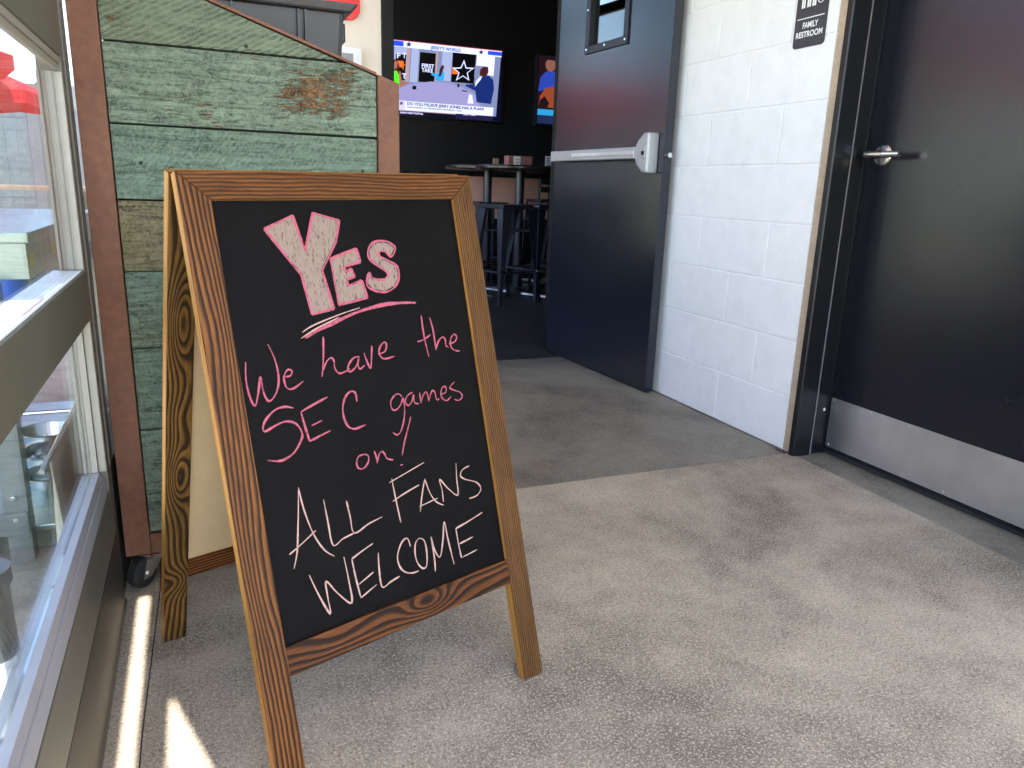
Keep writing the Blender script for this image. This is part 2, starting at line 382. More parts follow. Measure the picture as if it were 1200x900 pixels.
# chalk strokes in board metres (u to the right, v up from the foot line)
STROKES = {
 'yes': [[(0.1191,0.8538),(0.1675,0.8735),(0.1791,0.8176),(0.2024,0.8769),(0.2464,0.8639),(0.2341,0.8287),(0.2026,0.7855),(0.2127,0.7237),(0.1735,0.7181),(0.167,0.7799),(0.1191,0.8538)],[(0.2199,0.8029),(0.2693,0.8175),(0.2732,0.795),(0.2418,0.7891),(0.2439,0.7802),(0.2536,0.7856),(0.2587,0.772),(0.2435,0.7686),(0.2437,0.7575),(0.27,0.7645),(0.2764,0.7359),(0.2221,0.7291),(0.2199,0.8029)],[(0.3331,0.8003),(0.3441,0.8142),(0.3356,0.8232),(0.323,0.8277),(0.3028,0.8257),(0.2909,0.8138),(0.2909,0.7991),(0.3056,0.7861),(0.3202,0.7752),(0.3206,0.768),(0.3115,0.7638),(0.3015,0.7636),(0.2909,0.7681),(0.2858,0.776),(0.2785,0.7583),(0.2873,0.7483),(0.3109,0.7421),(0.3306,0.7492),(0.3415,0.7622),(0.3436,0.7737),(0.3406,0.7855),(0.3254,0.795),(0.3111,0.8023),(0.3114,0.8094),(0.3231,0.81),(0.3331,0.8003)]],
 'underline_pink': [[(0.156,0.6833),(0.1808,0.6932),(0.2057,0.7007),(0.2509,0.7137),(0.3005,0.7213),(0.3342,0.7217),(0.3685,0.7192)]],
 'underline_white': [[(0.1525,0.6925),(0.1735,0.7015),(0.22,0.7134),(0.2584,0.7207)],[(0.1493,0.6836),(0.1784,0.6962),(0.2193,0.7094)]],
 'We': [[(0.0579,0.6597),(0.0542,0.6335),(0.0557,0.6079),(0.0613,0.5936),(0.0692,0.612),(0.0763,0.6348),(0.0772,0.6107),(0.0831,0.5968),(0.0953,0.606),(0.1033,0.6258),(0.1029,0.655),(0.0956,0.6811)],[(0.1127,0.6292),(0.1223,0.6293),(0.1262,0.636),(0.1198,0.6389),(0.1131,0.6314),(0.1116,0.6228),(0.1142,0.6116),(0.1241,0.6094),(0.142,0.618)]],
 'have': [[(0.1865,0.6821),(0.1814,0.6507),(0.1739,0.6198)],[(0.176,0.6279),(0.185,0.6417),(0.1941,0.6473),(0.198,0.6416),(0.1978,0.6297),(0.2038,0.621),(0.2154,0.622),(0.2237,0.6259)],[(0.2445,0.6421),(0.2343,0.6418),(0.2243,0.6338),(0.2196,0.6241),(0.2247,0.6206),(0.2357,0.6277),(0.2427,0.6406),(0.2393,0.6306),(0.2418,0.6222),(0.2513,0.6272)],[(0.2533,0.6472),(0.2564,0.6334),(0.2613,0.6204),(0.2666,0.6409),(0.2698,0.657)],[(0.2793,0.6416),(0.2929,0.6444),(0.2978,0.6556),(0.2936,0.6597),(0.2849,0.6526),(0.2814,0.6424),(0.2887,0.6325),(0.3098,0.6339)]],
 'the': [[(0.3755,0.6967),(0.3749,0.6616),(0.3786,0.6231)],[(0.3598,0.6523),(0.3745,0.6549),(0.3894,0.6617)],[(0.3925,0.6913),(0.3957,0.6666),(0.3954,0.6329)],[(0.3956,0.6336),(0.4027,0.647),(0.4133,0.654),(0.4184,0.6489),(0.4183,0.6382),(0.4233,0.635)],[(0.4253,0.6404),(0.4381,0.6426),(0.4443,0.6503),(0.4387,0.656),(0.4299,0.6475),(0.4286,0.6354),(0.4353,0.6277),(0.4458,0.6248)]],
 'SEC': [[(0.1191,0.58),(0.1061,0.5843),(0.0906,0.5825),(0.0757,0.5724),(0.0679,0.5611),(0.0699,0.5537),(0.0866,0.559),(0.104,0.5622),(0.1184,0.5561),(0.1256,0.5431),(0.1247,0.5317),(0.1094,0.5135),(0.0918,0.506),(0.0794,0.5065),(0.0669,0.5106)],[(0.1299,0.5721),(0.1328,0.5483),(0.1365,0.5243)],[(0.1299,0.5721),(0.1525,0.5796),(0.1774,0.5871)],[(0.1434,0.5479),(0.1622,0.5526)],[(0.1366,0.5249),(0.1737,0.5342)],[(0.2268,0.571),(0.2271,0.5838),(0.2211,0.589),(0.2107,0.5848),(0.2015,0.5692),(0.1998,0.5506),(0.2046,0.5349),(0.2143,0.5288),(0.2253,0.5294),(0.2363,0.5315)]],
 'games': [[(0.312,0.5641),(0.3068,0.5704),(0.2971,0.5684),(0.2888,0.5591),(0.2899,0.547),(0.2989,0.5454),(0.3088,0.5538),(0.3138,0.562),(0.3135,0.542),(0.3072,0.5214),(0.2986,0.5067),(0.2905,0.5037),(0.284,0.5093)],[(0.3343,0.5684),(0.3238,0.565),(0.3169,0.556),(0.3219,0.5478),(0.3303,0.5537),(0.3357,0.5638),(0.3351,0.551),(0.3436,0.5469)],[(0.3483,0.5653),(0.348,0.5469)],[(0.3486,0.5505),(0.3576,0.563),(0.363,0.5629),(0.3647,0.5477)],[(0.365,0.5495),(0.3735,0.5638),(0.3791,0.5621),(0.3811,0.5479),(0.3867,0.5484)],[(0.3903,0.5554),(0.4022,0.5571),(0.404,0.5667),(0.397,0.5667),(0.3922,0.5581),(0.3931,0.5484),(0.4018,0.5424),(0.4122,0.5479)],[(0.4249,0.5725),(0.4129,0.5641),(0.4212,0.5578),(0.4335,0.552),(0.4368,0.5437),(0.428,0.5383),(0.4192,0.5421)]],
 'on': [[(0.2241,0.4849),(0.214,0.483),(0.2091,0.4726),(0.2126,0.4638),(0.2223,0.4636),(0.2309,0.4722),(0.2314,0.4816),(0.2241,0.4849)],[(0.2441,0.4859),(0.2462,0.4748),(0.2465,0.4651)],[(0.2469,0.4675),(0.2522,0.4788),(0.2585,0.4824),(0.2627,0.4765),(0.2655,0.4687),(0.277,0.464)],[(0.3236,0.5285),(0.3121,0.5058),(0.3021,0.486),(0.2949,0.4676)],[(0.2879,0.4521),(0.2938,0.4522)]],
 'ALL': [[(0.0792,0.3408),(0.0883,0.3647),(0.0972,0.4073),(0.1068,0.4596)],[(0.1068,0.4596),(0.1084,0.4333),(0.1135,0.4027),(0.121,0.376),(0.1328,0.3528),(0.1466,0.3396)],[(0.0757,0.3638),(0.0984,0.3746),(0.123,0.3876)],[(0.1436,0.4313),(0.1448,0.3973),(0.1471,0.3574),(0.165,0.3621),(0.186,0.3655)],[(0.1813,0.4192),(0.1834,0.3933),(0.186,0.3655),(0.2139,0.3729),(0.2401,0.3771)]],
 'FANS': [[(0.2626,0.4286),(0.3357,0.4464)],[(0.2684,0.4342),(0.27,0.3979),(0.2727,0.3582)],[(0.2637,0.3967),(0.2876,0.404),(0.3193,0.4112)],[(0.3131,0.3658),(0.3213,0.3919),(0.3318,0.4183)],[(0.3318,0.4183),(0.3386,0.3911),(0.3486,0.3739),(0.3625,0.3644)],[(0.3139,0.375),(0.3519,0.3797)],[(0.3627,0.3703),(0.3637,0.3903),(0.362,0.4103),(0.3765,0.3908),(0.395,0.3743),(0.3979,0.4024),(0.4013,0.4305)],[(0.4293,0.4192),(0.4135,0.4157),(0.407,0.4059),(0.4171,0.3971),(0.439,0.3868),(0.4476,0.3733),(0.437,0.3633),(0.4185,0.3619)]],
 'WELCOME': [[(0.101,0.3244),(0.1112,0.2889),(0.1246,0.2544),(0.1248,0.2825),(0.1264,0.3058),(0.1419,0.2817),(0.1628,0.2589),(0.1637,0.2979),(0.1619,0.3338)],[(0.1747,0.3265),(0.1764,0.2937),(0.1797,0.2612)],[(0.1747,0.3265),(0.1955,0.3337),(0.2158,0.3396)],[(0.1797,0.283),(0.2085,0.2942)],[(0.1797,0.2612),(0.2108,0.2727)],[(0.2224,0.322),(0.2193,0.2935),(0.2201,0.2654),(0.2366,0.2687),(0.2547,0.2723)],[(0.2838,0.3141),(0.2802,0.3291),(0.2685,0.3258),(0.2567,0.3063),(0.2576,0.2883),(0.2664,0.2756),(0.2799,0.2698),(0.2925,0.2694)],[(0.3023,0.323),(0.2943,0.3163),(0.2904,0.2995),(0.2928,0.2826),(0.3013,0.2709),(0.3095,0.2737),(0.3137,0.2961),(0.3118,0.3166),(0.3023,0.323)],[(0.3249,0.2579),(0.327,0.281),(0.3265,0.3185),(0.3296,0.2949),(0.3386,0.2793),(0.349,0.3038),(0.3582,0.3363),(0.3603,0.3042),(0.3653,0.258)],[(0.3802,0.3179),(0.3807,0.2908),(0.3827,0.2646)],[(0.3802,0.3179),(0.4102,0.3231),(0.4429,0.3303)],[(0.3827,0.2894),(0.4141,0.2931)],[(0.3827,0.2646),(0.4189,0.2681)]],
}
# ------------------------------------------------------------------ setting: floor, ceiling, walls
XW, XR, YE = -.198, 1.92, 3.62        # face of window wall, face of block wall, end wall
fl = MB().box(-.36, 2.6, -2.6, 3.64, -.12, -.012).build('floor', M['conc_joint']); tag(fl, kind='structure')
def slab(poly, z, mat, nm='concrete_slab'):
    return MB().prism(poly, -.012, z, 'xy').build(nm, mat, fl, bevel=.0012)
slab([(-.128,-2.6),(1.895,-2.6),(1.893,1.10),(1.925,1.948),(-.133,1.952),(-.126,1.67),(-.137,1.2)], 0, M['conc'])
slab([(-.25,-2.6),(-.1305,-2.6),(-.1390,1.2),(-.1280,1.67),(-.135,1.952),(-.25,1.952)], 0, M['conc'])
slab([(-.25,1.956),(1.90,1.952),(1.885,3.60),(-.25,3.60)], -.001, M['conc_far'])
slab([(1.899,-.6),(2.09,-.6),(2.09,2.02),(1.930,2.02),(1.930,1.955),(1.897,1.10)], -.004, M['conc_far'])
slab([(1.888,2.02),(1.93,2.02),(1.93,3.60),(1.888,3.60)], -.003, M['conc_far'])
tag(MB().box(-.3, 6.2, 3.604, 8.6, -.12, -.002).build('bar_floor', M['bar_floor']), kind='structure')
tag(MB().box(-60, -.36, -60, 60, -.25, -.03).build('patio_ground', M['conc_out']), kind='structure')
tag(MB().box(-.36, 60, -60, -2.6, -.25, -.03).build('patio_ground', M['conc_out']), kind='structure')
tag(MB().box(-60, -8.5, -20, 60, -.03, 0.02).build('lawn', M['grass']), kind='structure')
# roof over the passage: open behind the photographer, unseen; slit and notch added to shape the floor sun patches
CZ = 2.5; dy = CZ/math.tan(SUN_EL)
roof = [(-.149,1.645-dy),(-.32,1.645-dy),(-.32,3.62),(2.4,3.62),(2.4,-1.5),(.303,-1.5),(-.096,1.268-dy),(-.096,-1.5),(-.149,-1.5)]
tag(MB().prism(roof, CZ, CZ+.12, 'xy').build('ceiling', M['ceiling']), kind='structure')
tag(MB().box(-.200, -.1660, -1.5, 1.645-dy, CZ-.01, CZ+.13).build('ceiling', M['ceiling']), kind='structure')  # unseen strip added to bound the sun slit on the window side
tag(MB().box(-.4, 6.2, 3.62, 8.6, 2.75, 2.9).build('ceiling', M['black_wall']), kind='structure')

# white block wall
cy_ = MB().box(-.95, -.305, -1.5, 4.2, CZ, CZ+.06).build('shade_canopy', M['ceiling']); tag(cy_, kind='structure')  # unseen slab added to keep sun off the ground outside the window
bw = root('block_wall', (XR, 2.8, 0), 'white painted concrete block wall between the open black door and the restroom door', 'wall')
MB().box(XR+.0035, XR+.2, 1.9845, YE, 0, 2.5).build('mortar', M['mortar'], bw)
MB().box(XR+.001, XR+.19, 1.938, 1.9838, 0, 2.5).build('caulk_joint', M['caulk'], bw, bevel=.004)
random.seed(3)
for r in range(13):
    z0, z1 = r*.2, min((r+1)*.2, 2.5)
    ys = [1.9845] + [y for y in [(1.98 if r % 2 == 0 else 1.785)+.4*k for k in range(1, 6)] if 2.02 < y < YE-.02] + [YE]
    for a, b in zip(ys, ys[1:]):
        e = random.uniform(0, .0012)
        MB().box(XR-e, XR+.05, a+(.0028 if a > 2.0 else .0003), b-.0028, z0+.0028, z1-.0028, seed=random.random()).build('block', random.choice(M['block']), bw, bevel=.0025)
# wall beyond the restroom door (out of frame)
wr = root('side_wall', (XR, 0, 0), 'white block wall past the far side of the restroom door', 'wall')
MB().box(XR, XR+.2, -2.6, .93, 0, 2.5).build('wall_face', M['block'][0], wr)
MB().box(XR, XR+.2, .93, 1.981, 2.16, 2.5).build('wall_face', M['block'][1], wr)
# end wall with the door opening
ew = root('end_wall', (.3, YE, 0), 'cream wall to the left of the bar entrance, behind the plank cart', 'wall')
MB().box(-.198, .838, YE, YE+.16, 0, 2.75).build('wall_panel', M['cream'], ew)
MB().box(.838, 1.92, YE, YE+.16, 2.16, 2.75).build('wall_panel', M['cream'], ew)
MB().box(1.86, 2.12, YE+.003, YE+.163, 0, 2.75).build('wall_panel', M['black_wall'], ew)
of = root('entrance_frame', (.86, YE, 0), 'black steel frame of the opening into the dark bar', 'door frame')
MB().box(.84, .892, YE-.02, YE+.18, 0, 2.16).build('jamb', M['matt_black'], of, bevel=.002)
MB().box(1.80, 1.858, YE-.02+.03, YE+.18, 0, 2.16).build('jamb', M['matt_black'], of, bevel=.002)
MB().box(.84, 1.858, YE-.018, YE+.178, 2.16, 2.21).build('head', M['matt_black'], of, bevel=.002)

# ------------------------------------------------------------------ window wall on the left
ww = root('storefront_window', (XW, .5, 0), 'bronze framed storefront window along the left side', 'window')
Y0, Y1 = -.85, 1.622
MB().prism([(XW+.004,0),(XW+.010,.012),(XW+.006,.02),(XW+.004,.174),(XW-.09,.174),(XW-.09,0)], Y0, Y1, 'xz').build('base_rail', M['bronze_base'], ww)
MB().prism([(XW+.004,.176),(XW-.001,.266),(XW-.02,.266),(XW-.02,.176)], Y0, Y1-.002, 'xz').build('sill_rail', M['bronze_alu'], ww, bevel=.001)
MB().prism([(XW-.002,.268),(XW-.007,.292),(XW-.030,.292),(XW-.030,.268)], Y0, Y1-.003, 'xz').build('glazing_bead', M['alu_light'], ww, bevel=.001)
MB().prism([(XW-.009,.2935),(XW-.014,.309),(XW-.034,.309),(XW-.034,.2935)], Y0, Y1-.004, 'xz').build('glazing_bead', M['alu_light'], ww, bevel=.001)
MB().box(XW-.046, XW-.036, Y0, Y1, .157, .303).build('sub_sill', M['alu_light'], ww)
MB().box(XW-.040, XW, Y0, Y1, .619, .712).build('mullion', M['bronze_alu'], ww, bevel=.002)
MB().box(XW-.052, XW-.004, Y0, Y1-.004, .7125, .7145).build('mullion_sill', M['white_plastic'], ww)
MB().box(XW-.014, XW, Y0, Y1, 1.09, 1.36).build('header', M['bronze_alu'], ww, bevel=.002)
MB().box(XW-.013, XW-.003, Y0, Y1-.004, 1.078, 1.0895).build('glazing_bead', M['jamb_alu'], ww, bevel=.001)
MB().box(XW-.014, XW-.006, Y0, Y1-.006, 1.066, 1.0775).build('glazing_bead', M['jamb_alu'], ww, bevel=.001)
MB().box(XW-.014, XW, Y0, Y1, 2.42, 2.5).build('top_rail', M['bronze_alu'], ww, bevel=.002)
for k, (a, b) in enumerate([(XW-.015, XW-.001), (XW-.027, XW-.0155), (XW-.034, XW-.0275), (XW-.040, XW-.0345)]):
    for z0, z1 in ((.3095, .617), (.716, 1.064)):
        MB().box(a, b, Y1-.006-(0,.005,.002,.008)[k], Y1+.0, z0, z1).build('jamb_strip', M['jamb_alu'], ww, bevel=.0015)
MB().box(XW-.040, XW-.0005, Y1+.001, Y1+.028, 0, 2.5).build('jamb', M['bronze_alu'], ww)
MB().box(XW-.04, XW-.003, Y1+.030, Y1+.045, .02, 2.5).build('caulk_joint', M['alu_light'], ww)
MB().box(XW-.085, XW, Y0-.05, Y0-.001, 0, 2.5).build('jamb', M['bronze_alu'], ww)
for z0, z1, q in ((.3095, .618, .026), (.7147, 1.085, .009), (1.3605, 2.4195, .005)):
    MB().box(XW-q-.004, XW-q, Y0, Y1, z0, z1).build('pane', M['glass'], ww)
def far_window(nm, y0, y1, z0, label):
    r = root(nm, (XW, y0, 0), label, 'window')
    MB().box(XW-.04, XW, y0, y1, 0, z0).build('spandrel', M['bronze_base'], r)
    MB().box(XW-.04, XW, y0, y0+.05, z0+.001, 2.5).build('jamb', M['bronze_alu'], r)
    MB().box(XW-.04, XW, y1-.05, y1, z0+.001, 2.5).build('jamb', M['bronze_alu'], r)
    MB().box(XW-.038, XW-.002, y0+.051, y1-.051, 2.42, 2.5).build('top_rail', M['bronze_alu'], r)
    MB().box(XW-.026, XW-.020, y0+.05, y1-.05, z0, 2.43).build('pane', M['glass'], r)
far_window('storefront_window', 1.672, 3.61, .30, 'storefront window behind and above the green plank cart')
far_window('storefront_window', 3.79, 5.4, .45, 'bar window nearer to the entrance on the left side wall')
far_window('storefront_window', 5.45, 7.0, .9, 'bar window in the far left corner of the dark room')

# ------------------------------------------------------------------ bar room
bb = root('back_wall', (3, 7.06, 0), 'black back wall of the bar carrying the televisions', 'wall')
MB().box(-.3, 6.2, 7.06, 7.2, 0, 2.8).build('wall_panel', M['black_wall'], bb)
sr = root('right_bar_wall', (6.1, 5, 0), 'black side wall of the bar hidden behind the open door', 'wall')
MB().box(6.1, 6.2, 3.62, 7.06, 0, 2.8).build('wall_panel', M['black_wall'], sr)
MB().box(2.12, 6.1, 3.62, 3.75, 0, 2.8).build('wall_panel', M['black_wall'], sr)
pw = root('low_wall', (3, 6.9, 0), 'salmon pink low wall behind the high tables', 'low wall')
MB().box(.9, 5.2, 6.88, 7.05, .60, .985).build('panel', M['pink_vinyl'], pw)
MB().box(.9, 5.2, 6.86, 7.05, .987, 1.01).build('cap', M['table_black'], pw)
MB().box(.9, 5.2, 6.87, 7.05, 0, .598).build('plinth', M['black_wall'], pw)

# television: TX, TZ are metres on its screen plane
def tv(x0, x1, z0, z1, label):
    r = root('television', ((x0+x1)/2, 7.03, z0), label, 'television')
    MB().box(x0-.012, x1+.012, 7.003, 7.055, z0-.014, z1+.012).build('bezel', M['black_plastic'], r, bevel=.003)
    MB().box(x0, x1, 7.000, 7.0028, z0, z1).build('screen', E['navy'], r)
    return r
E = {k: emit('screen '+k, c, s*.20) for k, c, s in [('navy',(.003,.004,.02),.6),('white',(.62,.66,.95),1.0),('table',(.28,.26,.50),.9),('blue',(.02,.06,.9),1.0),('black',(.004,.004,.006),.5),
     ('grey',(.20,.24,.42),.8),('lgrey',(.36,.42,.66),.8),('green',(.08,.75,.02),1.0),('skin',(.42,.16,.12),.7),('hair',(.07,.015,.015),.7),('suit',(.01,.025,.16),.8),
     ('cyan',(.02,.34,.85),.9),('orange',(.75,.15,.02),.9),('tan',(.45,.30,.30),.8),('strip',(.55,.52,.85),.9),('red',(.5,.04,.03),.9),('text',(.02,.02,.09),.5),('lblue',(.02,.36,.75),1.0),('rust',(.30,.05,.02),.7),('dark',(.03,.012,.015),.6)]}
T1 = tv(1.705, 2.765, 1.500, 2.127, 'television on the black bar wall showing a studio talk show with a star logo')
TQ = lambda X, Y: (TVX[0]+(X-45-(Y-52)*.06)/1.0*TVX[2], TVX[1]-(Y-52-(X-45)*.089)*TVX[3])
TVX = (1.690, 2.122, 1.075/1080, .612/686)
layer = [0]
def scr(nm, pts, mat, parent):
    layer[0] += 1; d = 6.9995-layer[0]*.00025
    P = [TQ(*p) for p in pts]
    return MB().face([(max(1.705, min(2.765, x)), d, max(1.5, min(2.127, z))) for x, z in P], 0).build(nm, mat, parent)
bx = lambda a, b, c, d: [(a, d+(a-a)*0), (b, d), (b, c), (a, c)]
def sq(a, b, c, d):   # screen rectangle in picture units, following the tilt of the picture
    k = .089
    return [(a, d+(a-45)*k), (b, d+(b-45)*k), (b, c+(b-45)*k), (a, c+(a-45)*k)]
P_ = [('studio_wall', sq(45,1120,110,700), 'grey'), ('studio_window', sq(100,215,115,420), 'lgrey'), ('panel', sq(115,210,180,420), 'black'), ('panel', sq(130,190,240,300), 'orange'),
      ('pillar', sq(215,245,100,430), 'tan'), ('pillar', sq(255,325,100,430), 'lgrey'), ('pillar', sq(485,505,120,440), 'tan'),
      ('panel', sq(335,485,140,420), 'black'), ('sky_view', sq(545,640,110,390), 'lgrey'), ('panel', sq(645,872,108,395), 'black'), ('sky_view', sq(880,1060,110,300), 'white'), ('skyline', sq(868,1000,215,330), 'grey'),
      ('orange_shape', [(648,372),(705,375),(705,345),(650,300)], 'orange'),
      ('studio_table', [(95,700),(1000,790),(925,640),(900,580),(760,500),(620,455),(450,445),(260,470),(120,520)], 'table'),
      ('title_band', sq(45,1125,50,112), 'white'), ('title_band', sq(45,178,58,106), 'blue'), ('title_band', sq(985,1125,62,100), 'blue'),
      ('figure_green', [(85,510),(160,500),(165,400),(140,345),(95,340),(70,400)], 'green'), ('figure_hair', [(50,400),(160,400),(150,300),(130,240),(70,235),(48,300)], 'hair'), ('figure_face', [(100,330),(130,320),(135,260),(105,250)], 'skin'),
      ('figure_green', [(88,500),(160,490),(160,400),(130,345),(95,340),(80,400)], 'green'), ('figure_arm', [(160,500),(240,465),(235,450),(180,440),(165,350),(150,350)], 'skin'),
      ('figure_blue', [(480,435),(575,435),(575,360),(540,340),(500,370),(450,365),(455,385),(500,400)], 'cyan'), ('figure_hair', [(520,400),(545,395),(570,300),(550,285),(530,320)], 'hair'),
      ('figure_suit', [(910,650),(1055,670),(1075,520),(1060,430),(1010,385),(940,400),(880,470),(790,475),(790,490),(890,540)], 'suit'), ('figure_shirt', [(880,500),(935,425),(945,395),(925,400),(890,440)], 'white'),
      ('figure_head', [(925,390),(975,400),(1005,360),(1000,310),(960,300),(925,320),(918,360)], 'hair'), ('paper', [(820,660),(880,665),(860,580),(830,570)], 'white'),
      ('mug', [(282,520),(318,522),(318,488),(282,485)], 'black'), ('mug', [(708,500),(728,502),(728,470),(708,468)], 'black'), ('phone', [(755,540),(808,548),(805,536),(760,530)], 'black'),
      ('caption_band', sq(140,1085,615,702), 'white'), ('caption_emblem', sq(150,225,612,700), 'strip'), ('caption_line', sq(98,1085,703,710), 'tan'), ('ticker', sq(90,1085,711,800), 'navy'), ('ticker_box', sq(712,1085,700,780), 'text'), ('title_line', sq(45,1125,50,56), 'red')]
for nm, pts, k in P_: scr(nm, pts, E[k], T1)
def star(cx, cy, r, a0=0.0, r2=.42): return [(cx+r*(1 if i % 2 == 0 else r2)*math.sin(math.pi*i/5+a0), cy-r*(1 if i % 2 == 0 else r2)*math.cos(math.pi*i/5+a0)) for i in range(10)]
scr('star_emblem', star(755,348,112), E['white'], T1); scr('star_emblem', star(755,350,88), E['black'], T1)
for cx, cy, rr in ((225,98,30),(915,162,28),(187,652,22)): scr('star_emblem', star(cx,cy,rr), E['text'], T1)
def tt(txt, X, Y, Wd, h, mat, dz=.0):
    x0, z0 = TQ(X, Y); layer[0] += 1; a = math.atan(.012)
    return text_mesh('screen_lettering', txt, h, mat, T1, (x0, 6.9995-layer[0]*.00025, z0), (1,0,dz), (0,0,1), Wd, align='LEFT', bold=.0012)
tt("JERRY'S WORLD", 432, 138, .285, .038, E['blue']); tt('FIRST', 355, 310, .115, .045, E['white']); tt('TAKE', 358, 352, .105, .045, E['white'])
tt('DO YOU BELIEVE JERRY JONES HAS A PLAN?', 240, 668, .74, .034, E['text'])
tt('COWBOYS FELL TO THE BRONCOS ON SUNDAY  44-24', 240, 695, .52, .016, E['grey']); tt('FINAL  SUNDAY NIGHT FOOTBALL', 125, 742, .27, .020, E['strip']); tt('FIRST TAKE', 785, 775, .12, .02, E['strip'])
tt('F', 120, 225, .03, .06, E['white']); tt('T', 175, 225, .03, .06, E['white']); tt('T', 165, 330, .04, .06, E['orange']); tt('T', 180, 415, .04, .06, E['white'])
T2 = tv(3.135, 3.95, 1.50, 2.127, 'second television to the right, partly hidden by the open black door')
E2 = {k: emit('second screen '+k, c, .12) for k, c in [('dark',(.02,.008,.01)),('blue',(.03,.07,.5)),('rust',(.35,.07,.03)),('face',(.3,.12,.09)),('lblue',(.03,.40,.8)),('navy',(.02,.03,.1))]}
def s2(nm, a, b, c, d, k):
    layer[0] += 1; y = 6.9995-layer[0]*.00025
    MB().face([(a,y,c),(b,y,c),(b,y,d),(a,y,d)]).build(nm, E2[k], T2)
s2('dark_back', 3.137, 3.94, 1.62, 2.12, 'dark')
def s2p(nm, pts, k):
    layer[0] += 1; y = 6.9995-layer[0]*.00025
    MB().face([(a,y,c) for a, c in pts]).build(nm, E2[k], T2)
s2p('blue_shirt', [(3.14,1.80),(3.16,1.93),(3.22,1.985),(3.33,1.99),(3.42,1.93),(3.46,1.80),(3.30,1.83)], 'blue')
s2p('face', [(3.26+.055*math.cos(R(a)), 2.045+.062*math.sin(R(a))) for a in range(0,360,30)], 'face')
s2p('hair', [(3.20,2.06),(3.215,2.11),(3.27,2.12),(3.32,2.10),(3.325,2.06),(3.30,2.085),(3.23,2.088)], 'dark')
s2p('rust_shape', [(3.145,1.66),(3.16,1.76),(3.22,1.84),(3.31,1.855),(3.42,1.82),(3.5,1.74),(3.52,1.655)], 'rust')
s2p('rust_shade', [(3.145,1.66),(3.16,1.72),(3.21,1.76),(3.26,1.70),(3.24,1.655)], 'dark')
s2('caption_band', 3.14, 3.9, 1.585, 1.64, 'lblue'); s2('ticker', 3.14, 3.9, 1.51, 1.58, 'navy')

# high tables, stools
def high_table(x, y, label):
    r = root('high_table', (x, y, 0), label, 'table', 'round high tables in the bar')
    MB().lathe([(0,1.035),(.37,1.035),(.385,1.045),(.385,1.06),(.37,1.07),(0,1.07)], (x,y,0), 40).build('tabletop', M['table_black'], r, smooth=True)
    MB().tube((x,y,.05), (x,y,1.034), .038, 16).build('pedestal', M['stool_steel'], r, smooth=True)
    b = MB()
    for a in (0, math.pi/2):
        c, s_ = math.cos(a+.5), math.sin(a+.5)
        b.hexa([(x+.36*c-.035*s_, y+.36*s_+.035*c, .004), (x-.36*c-.035*s_, y-.36*s_+.035*c, .004), (x-.36*c+.035*s_, y-.36*s_-.035*c, .004), (x+.36*c+.035*s_, y+.36*s_-.035*c, .004),
                (x+.36*c-.03*s_, y+.36*s_+.03*c, .02), (x-.36*c-.03*s_, y-.36*s_+.03*c, .02), (x-.36*c+.03*s_, y-.36*s_-.03*c, .02), (x+.36*c+.03*s_, y+.36*s_-.03*c, .02)][::1])
        b.v[-1] = b.v[-1]
    b.tube((x,y,.0205), (x,y,.06), .09, 16, .05); b.build('base', M['steel'], r)
    return r
high_table(2.56, 6.0, 'high round table carrying the dusty red menu box'); high_table(2.42, 6.40, 'high round table farther back, its top just showing on the left')
high_table(3.16, 6.62, 'high round table half hidden by the open door')
def bar_stool():
    x, y = 0, 0; r = root('bar_stool', (0,0,0), 'x', 'stool', 'black metal stools around the high tables')
    h = .765; t = .155; g = .215
    MB().box(-t,t,-t,t,h-.035,h).build('seat', M['stool_steel'], r, bevel=.012)
    for sx in (-1,1):
        for sy in (-1,1):
            w0 = .05
            def P(q, ww, z): return (sx*q, sy*q, z)
            a, b, z0, z1 = t-.004, g, h-.036, 0.0
            m_ = MB()
            m_.hexa([(sx*b,sy*b,z1),(sx*(b-.022),sy*b,z1),(sx*(b-.022),sy*(b-.004),z1),(sx*b,sy*(b-.004),z1),(sx*a,sy*a,z0),(sx*(a-.075),sy*a,z0),(sx*(a-.075),sy*(a-.004),z0),(sx*a,sy*(a-.004),z0)])
            m_.hexa([(sx*b,sy*(b-.004),z1),(sx*b,sy*(b-.022),z1),(sx*(b-.004),sy*(b-.022),z1),(sx*(b-.004),sy*(b-.004),z1),(sx*a,sy*(a-.004),z0),(sx*a,sy*(a-.075),z0),(sx*(a-.004),sy*(a-.075),z0),(sx*(a-.004),sy*(a-.004),z0)])
            m_.build('leg', M['stool_steel'], r, bevel=.0008)
    q = t+(g-t)*(h-.25)/h
    for a in ((-q,-q,q,-q),(q,-q,q,q),(q,q,-q,q),(-q,q,-q,-q)):
        MB().tube((a[0],a[1],.25),(a[2],a[3],.25),.011,10).build('footrest', M['chrome'] if a[1] == a[3] else M['stool_steel'], r, smooth=True)
    q2 = t+(g-t)*.25
    MB().path([(-q2,-q2,.56),(q2,q2,.56)],.008).path([(q2,-q2,.56),(-q2,q2,.56)],.008).build('brace', M['stool_steel'], r)
    return r
st = bar_stool(); st.location = (2.29, 5.62, 0); st.rotation_euler = (0,0,.28); st['label'] = 'nearest black metal stool, just right of the chalkboard frame'
dup(st, (2.62, 5.72, 0), .35, 'black metal stool in front of the pedestal of the menu box table')
dup(st, (2.93, 5.9, 0), .1, 'black metal stool beside the edge of the open door')
dup(st, (2.42, 6.45, 0), .2, 'black metal stool behind the nearest stool, seen through its legs')
dup(st, (3.22, 6.30, 0), .2, 'farthest black metal stool, mostly hidden by the open door')
ch = root('bar_chair', (3.08,6.5,0), 'black metal high chair with shiny slatted back', 'chair')
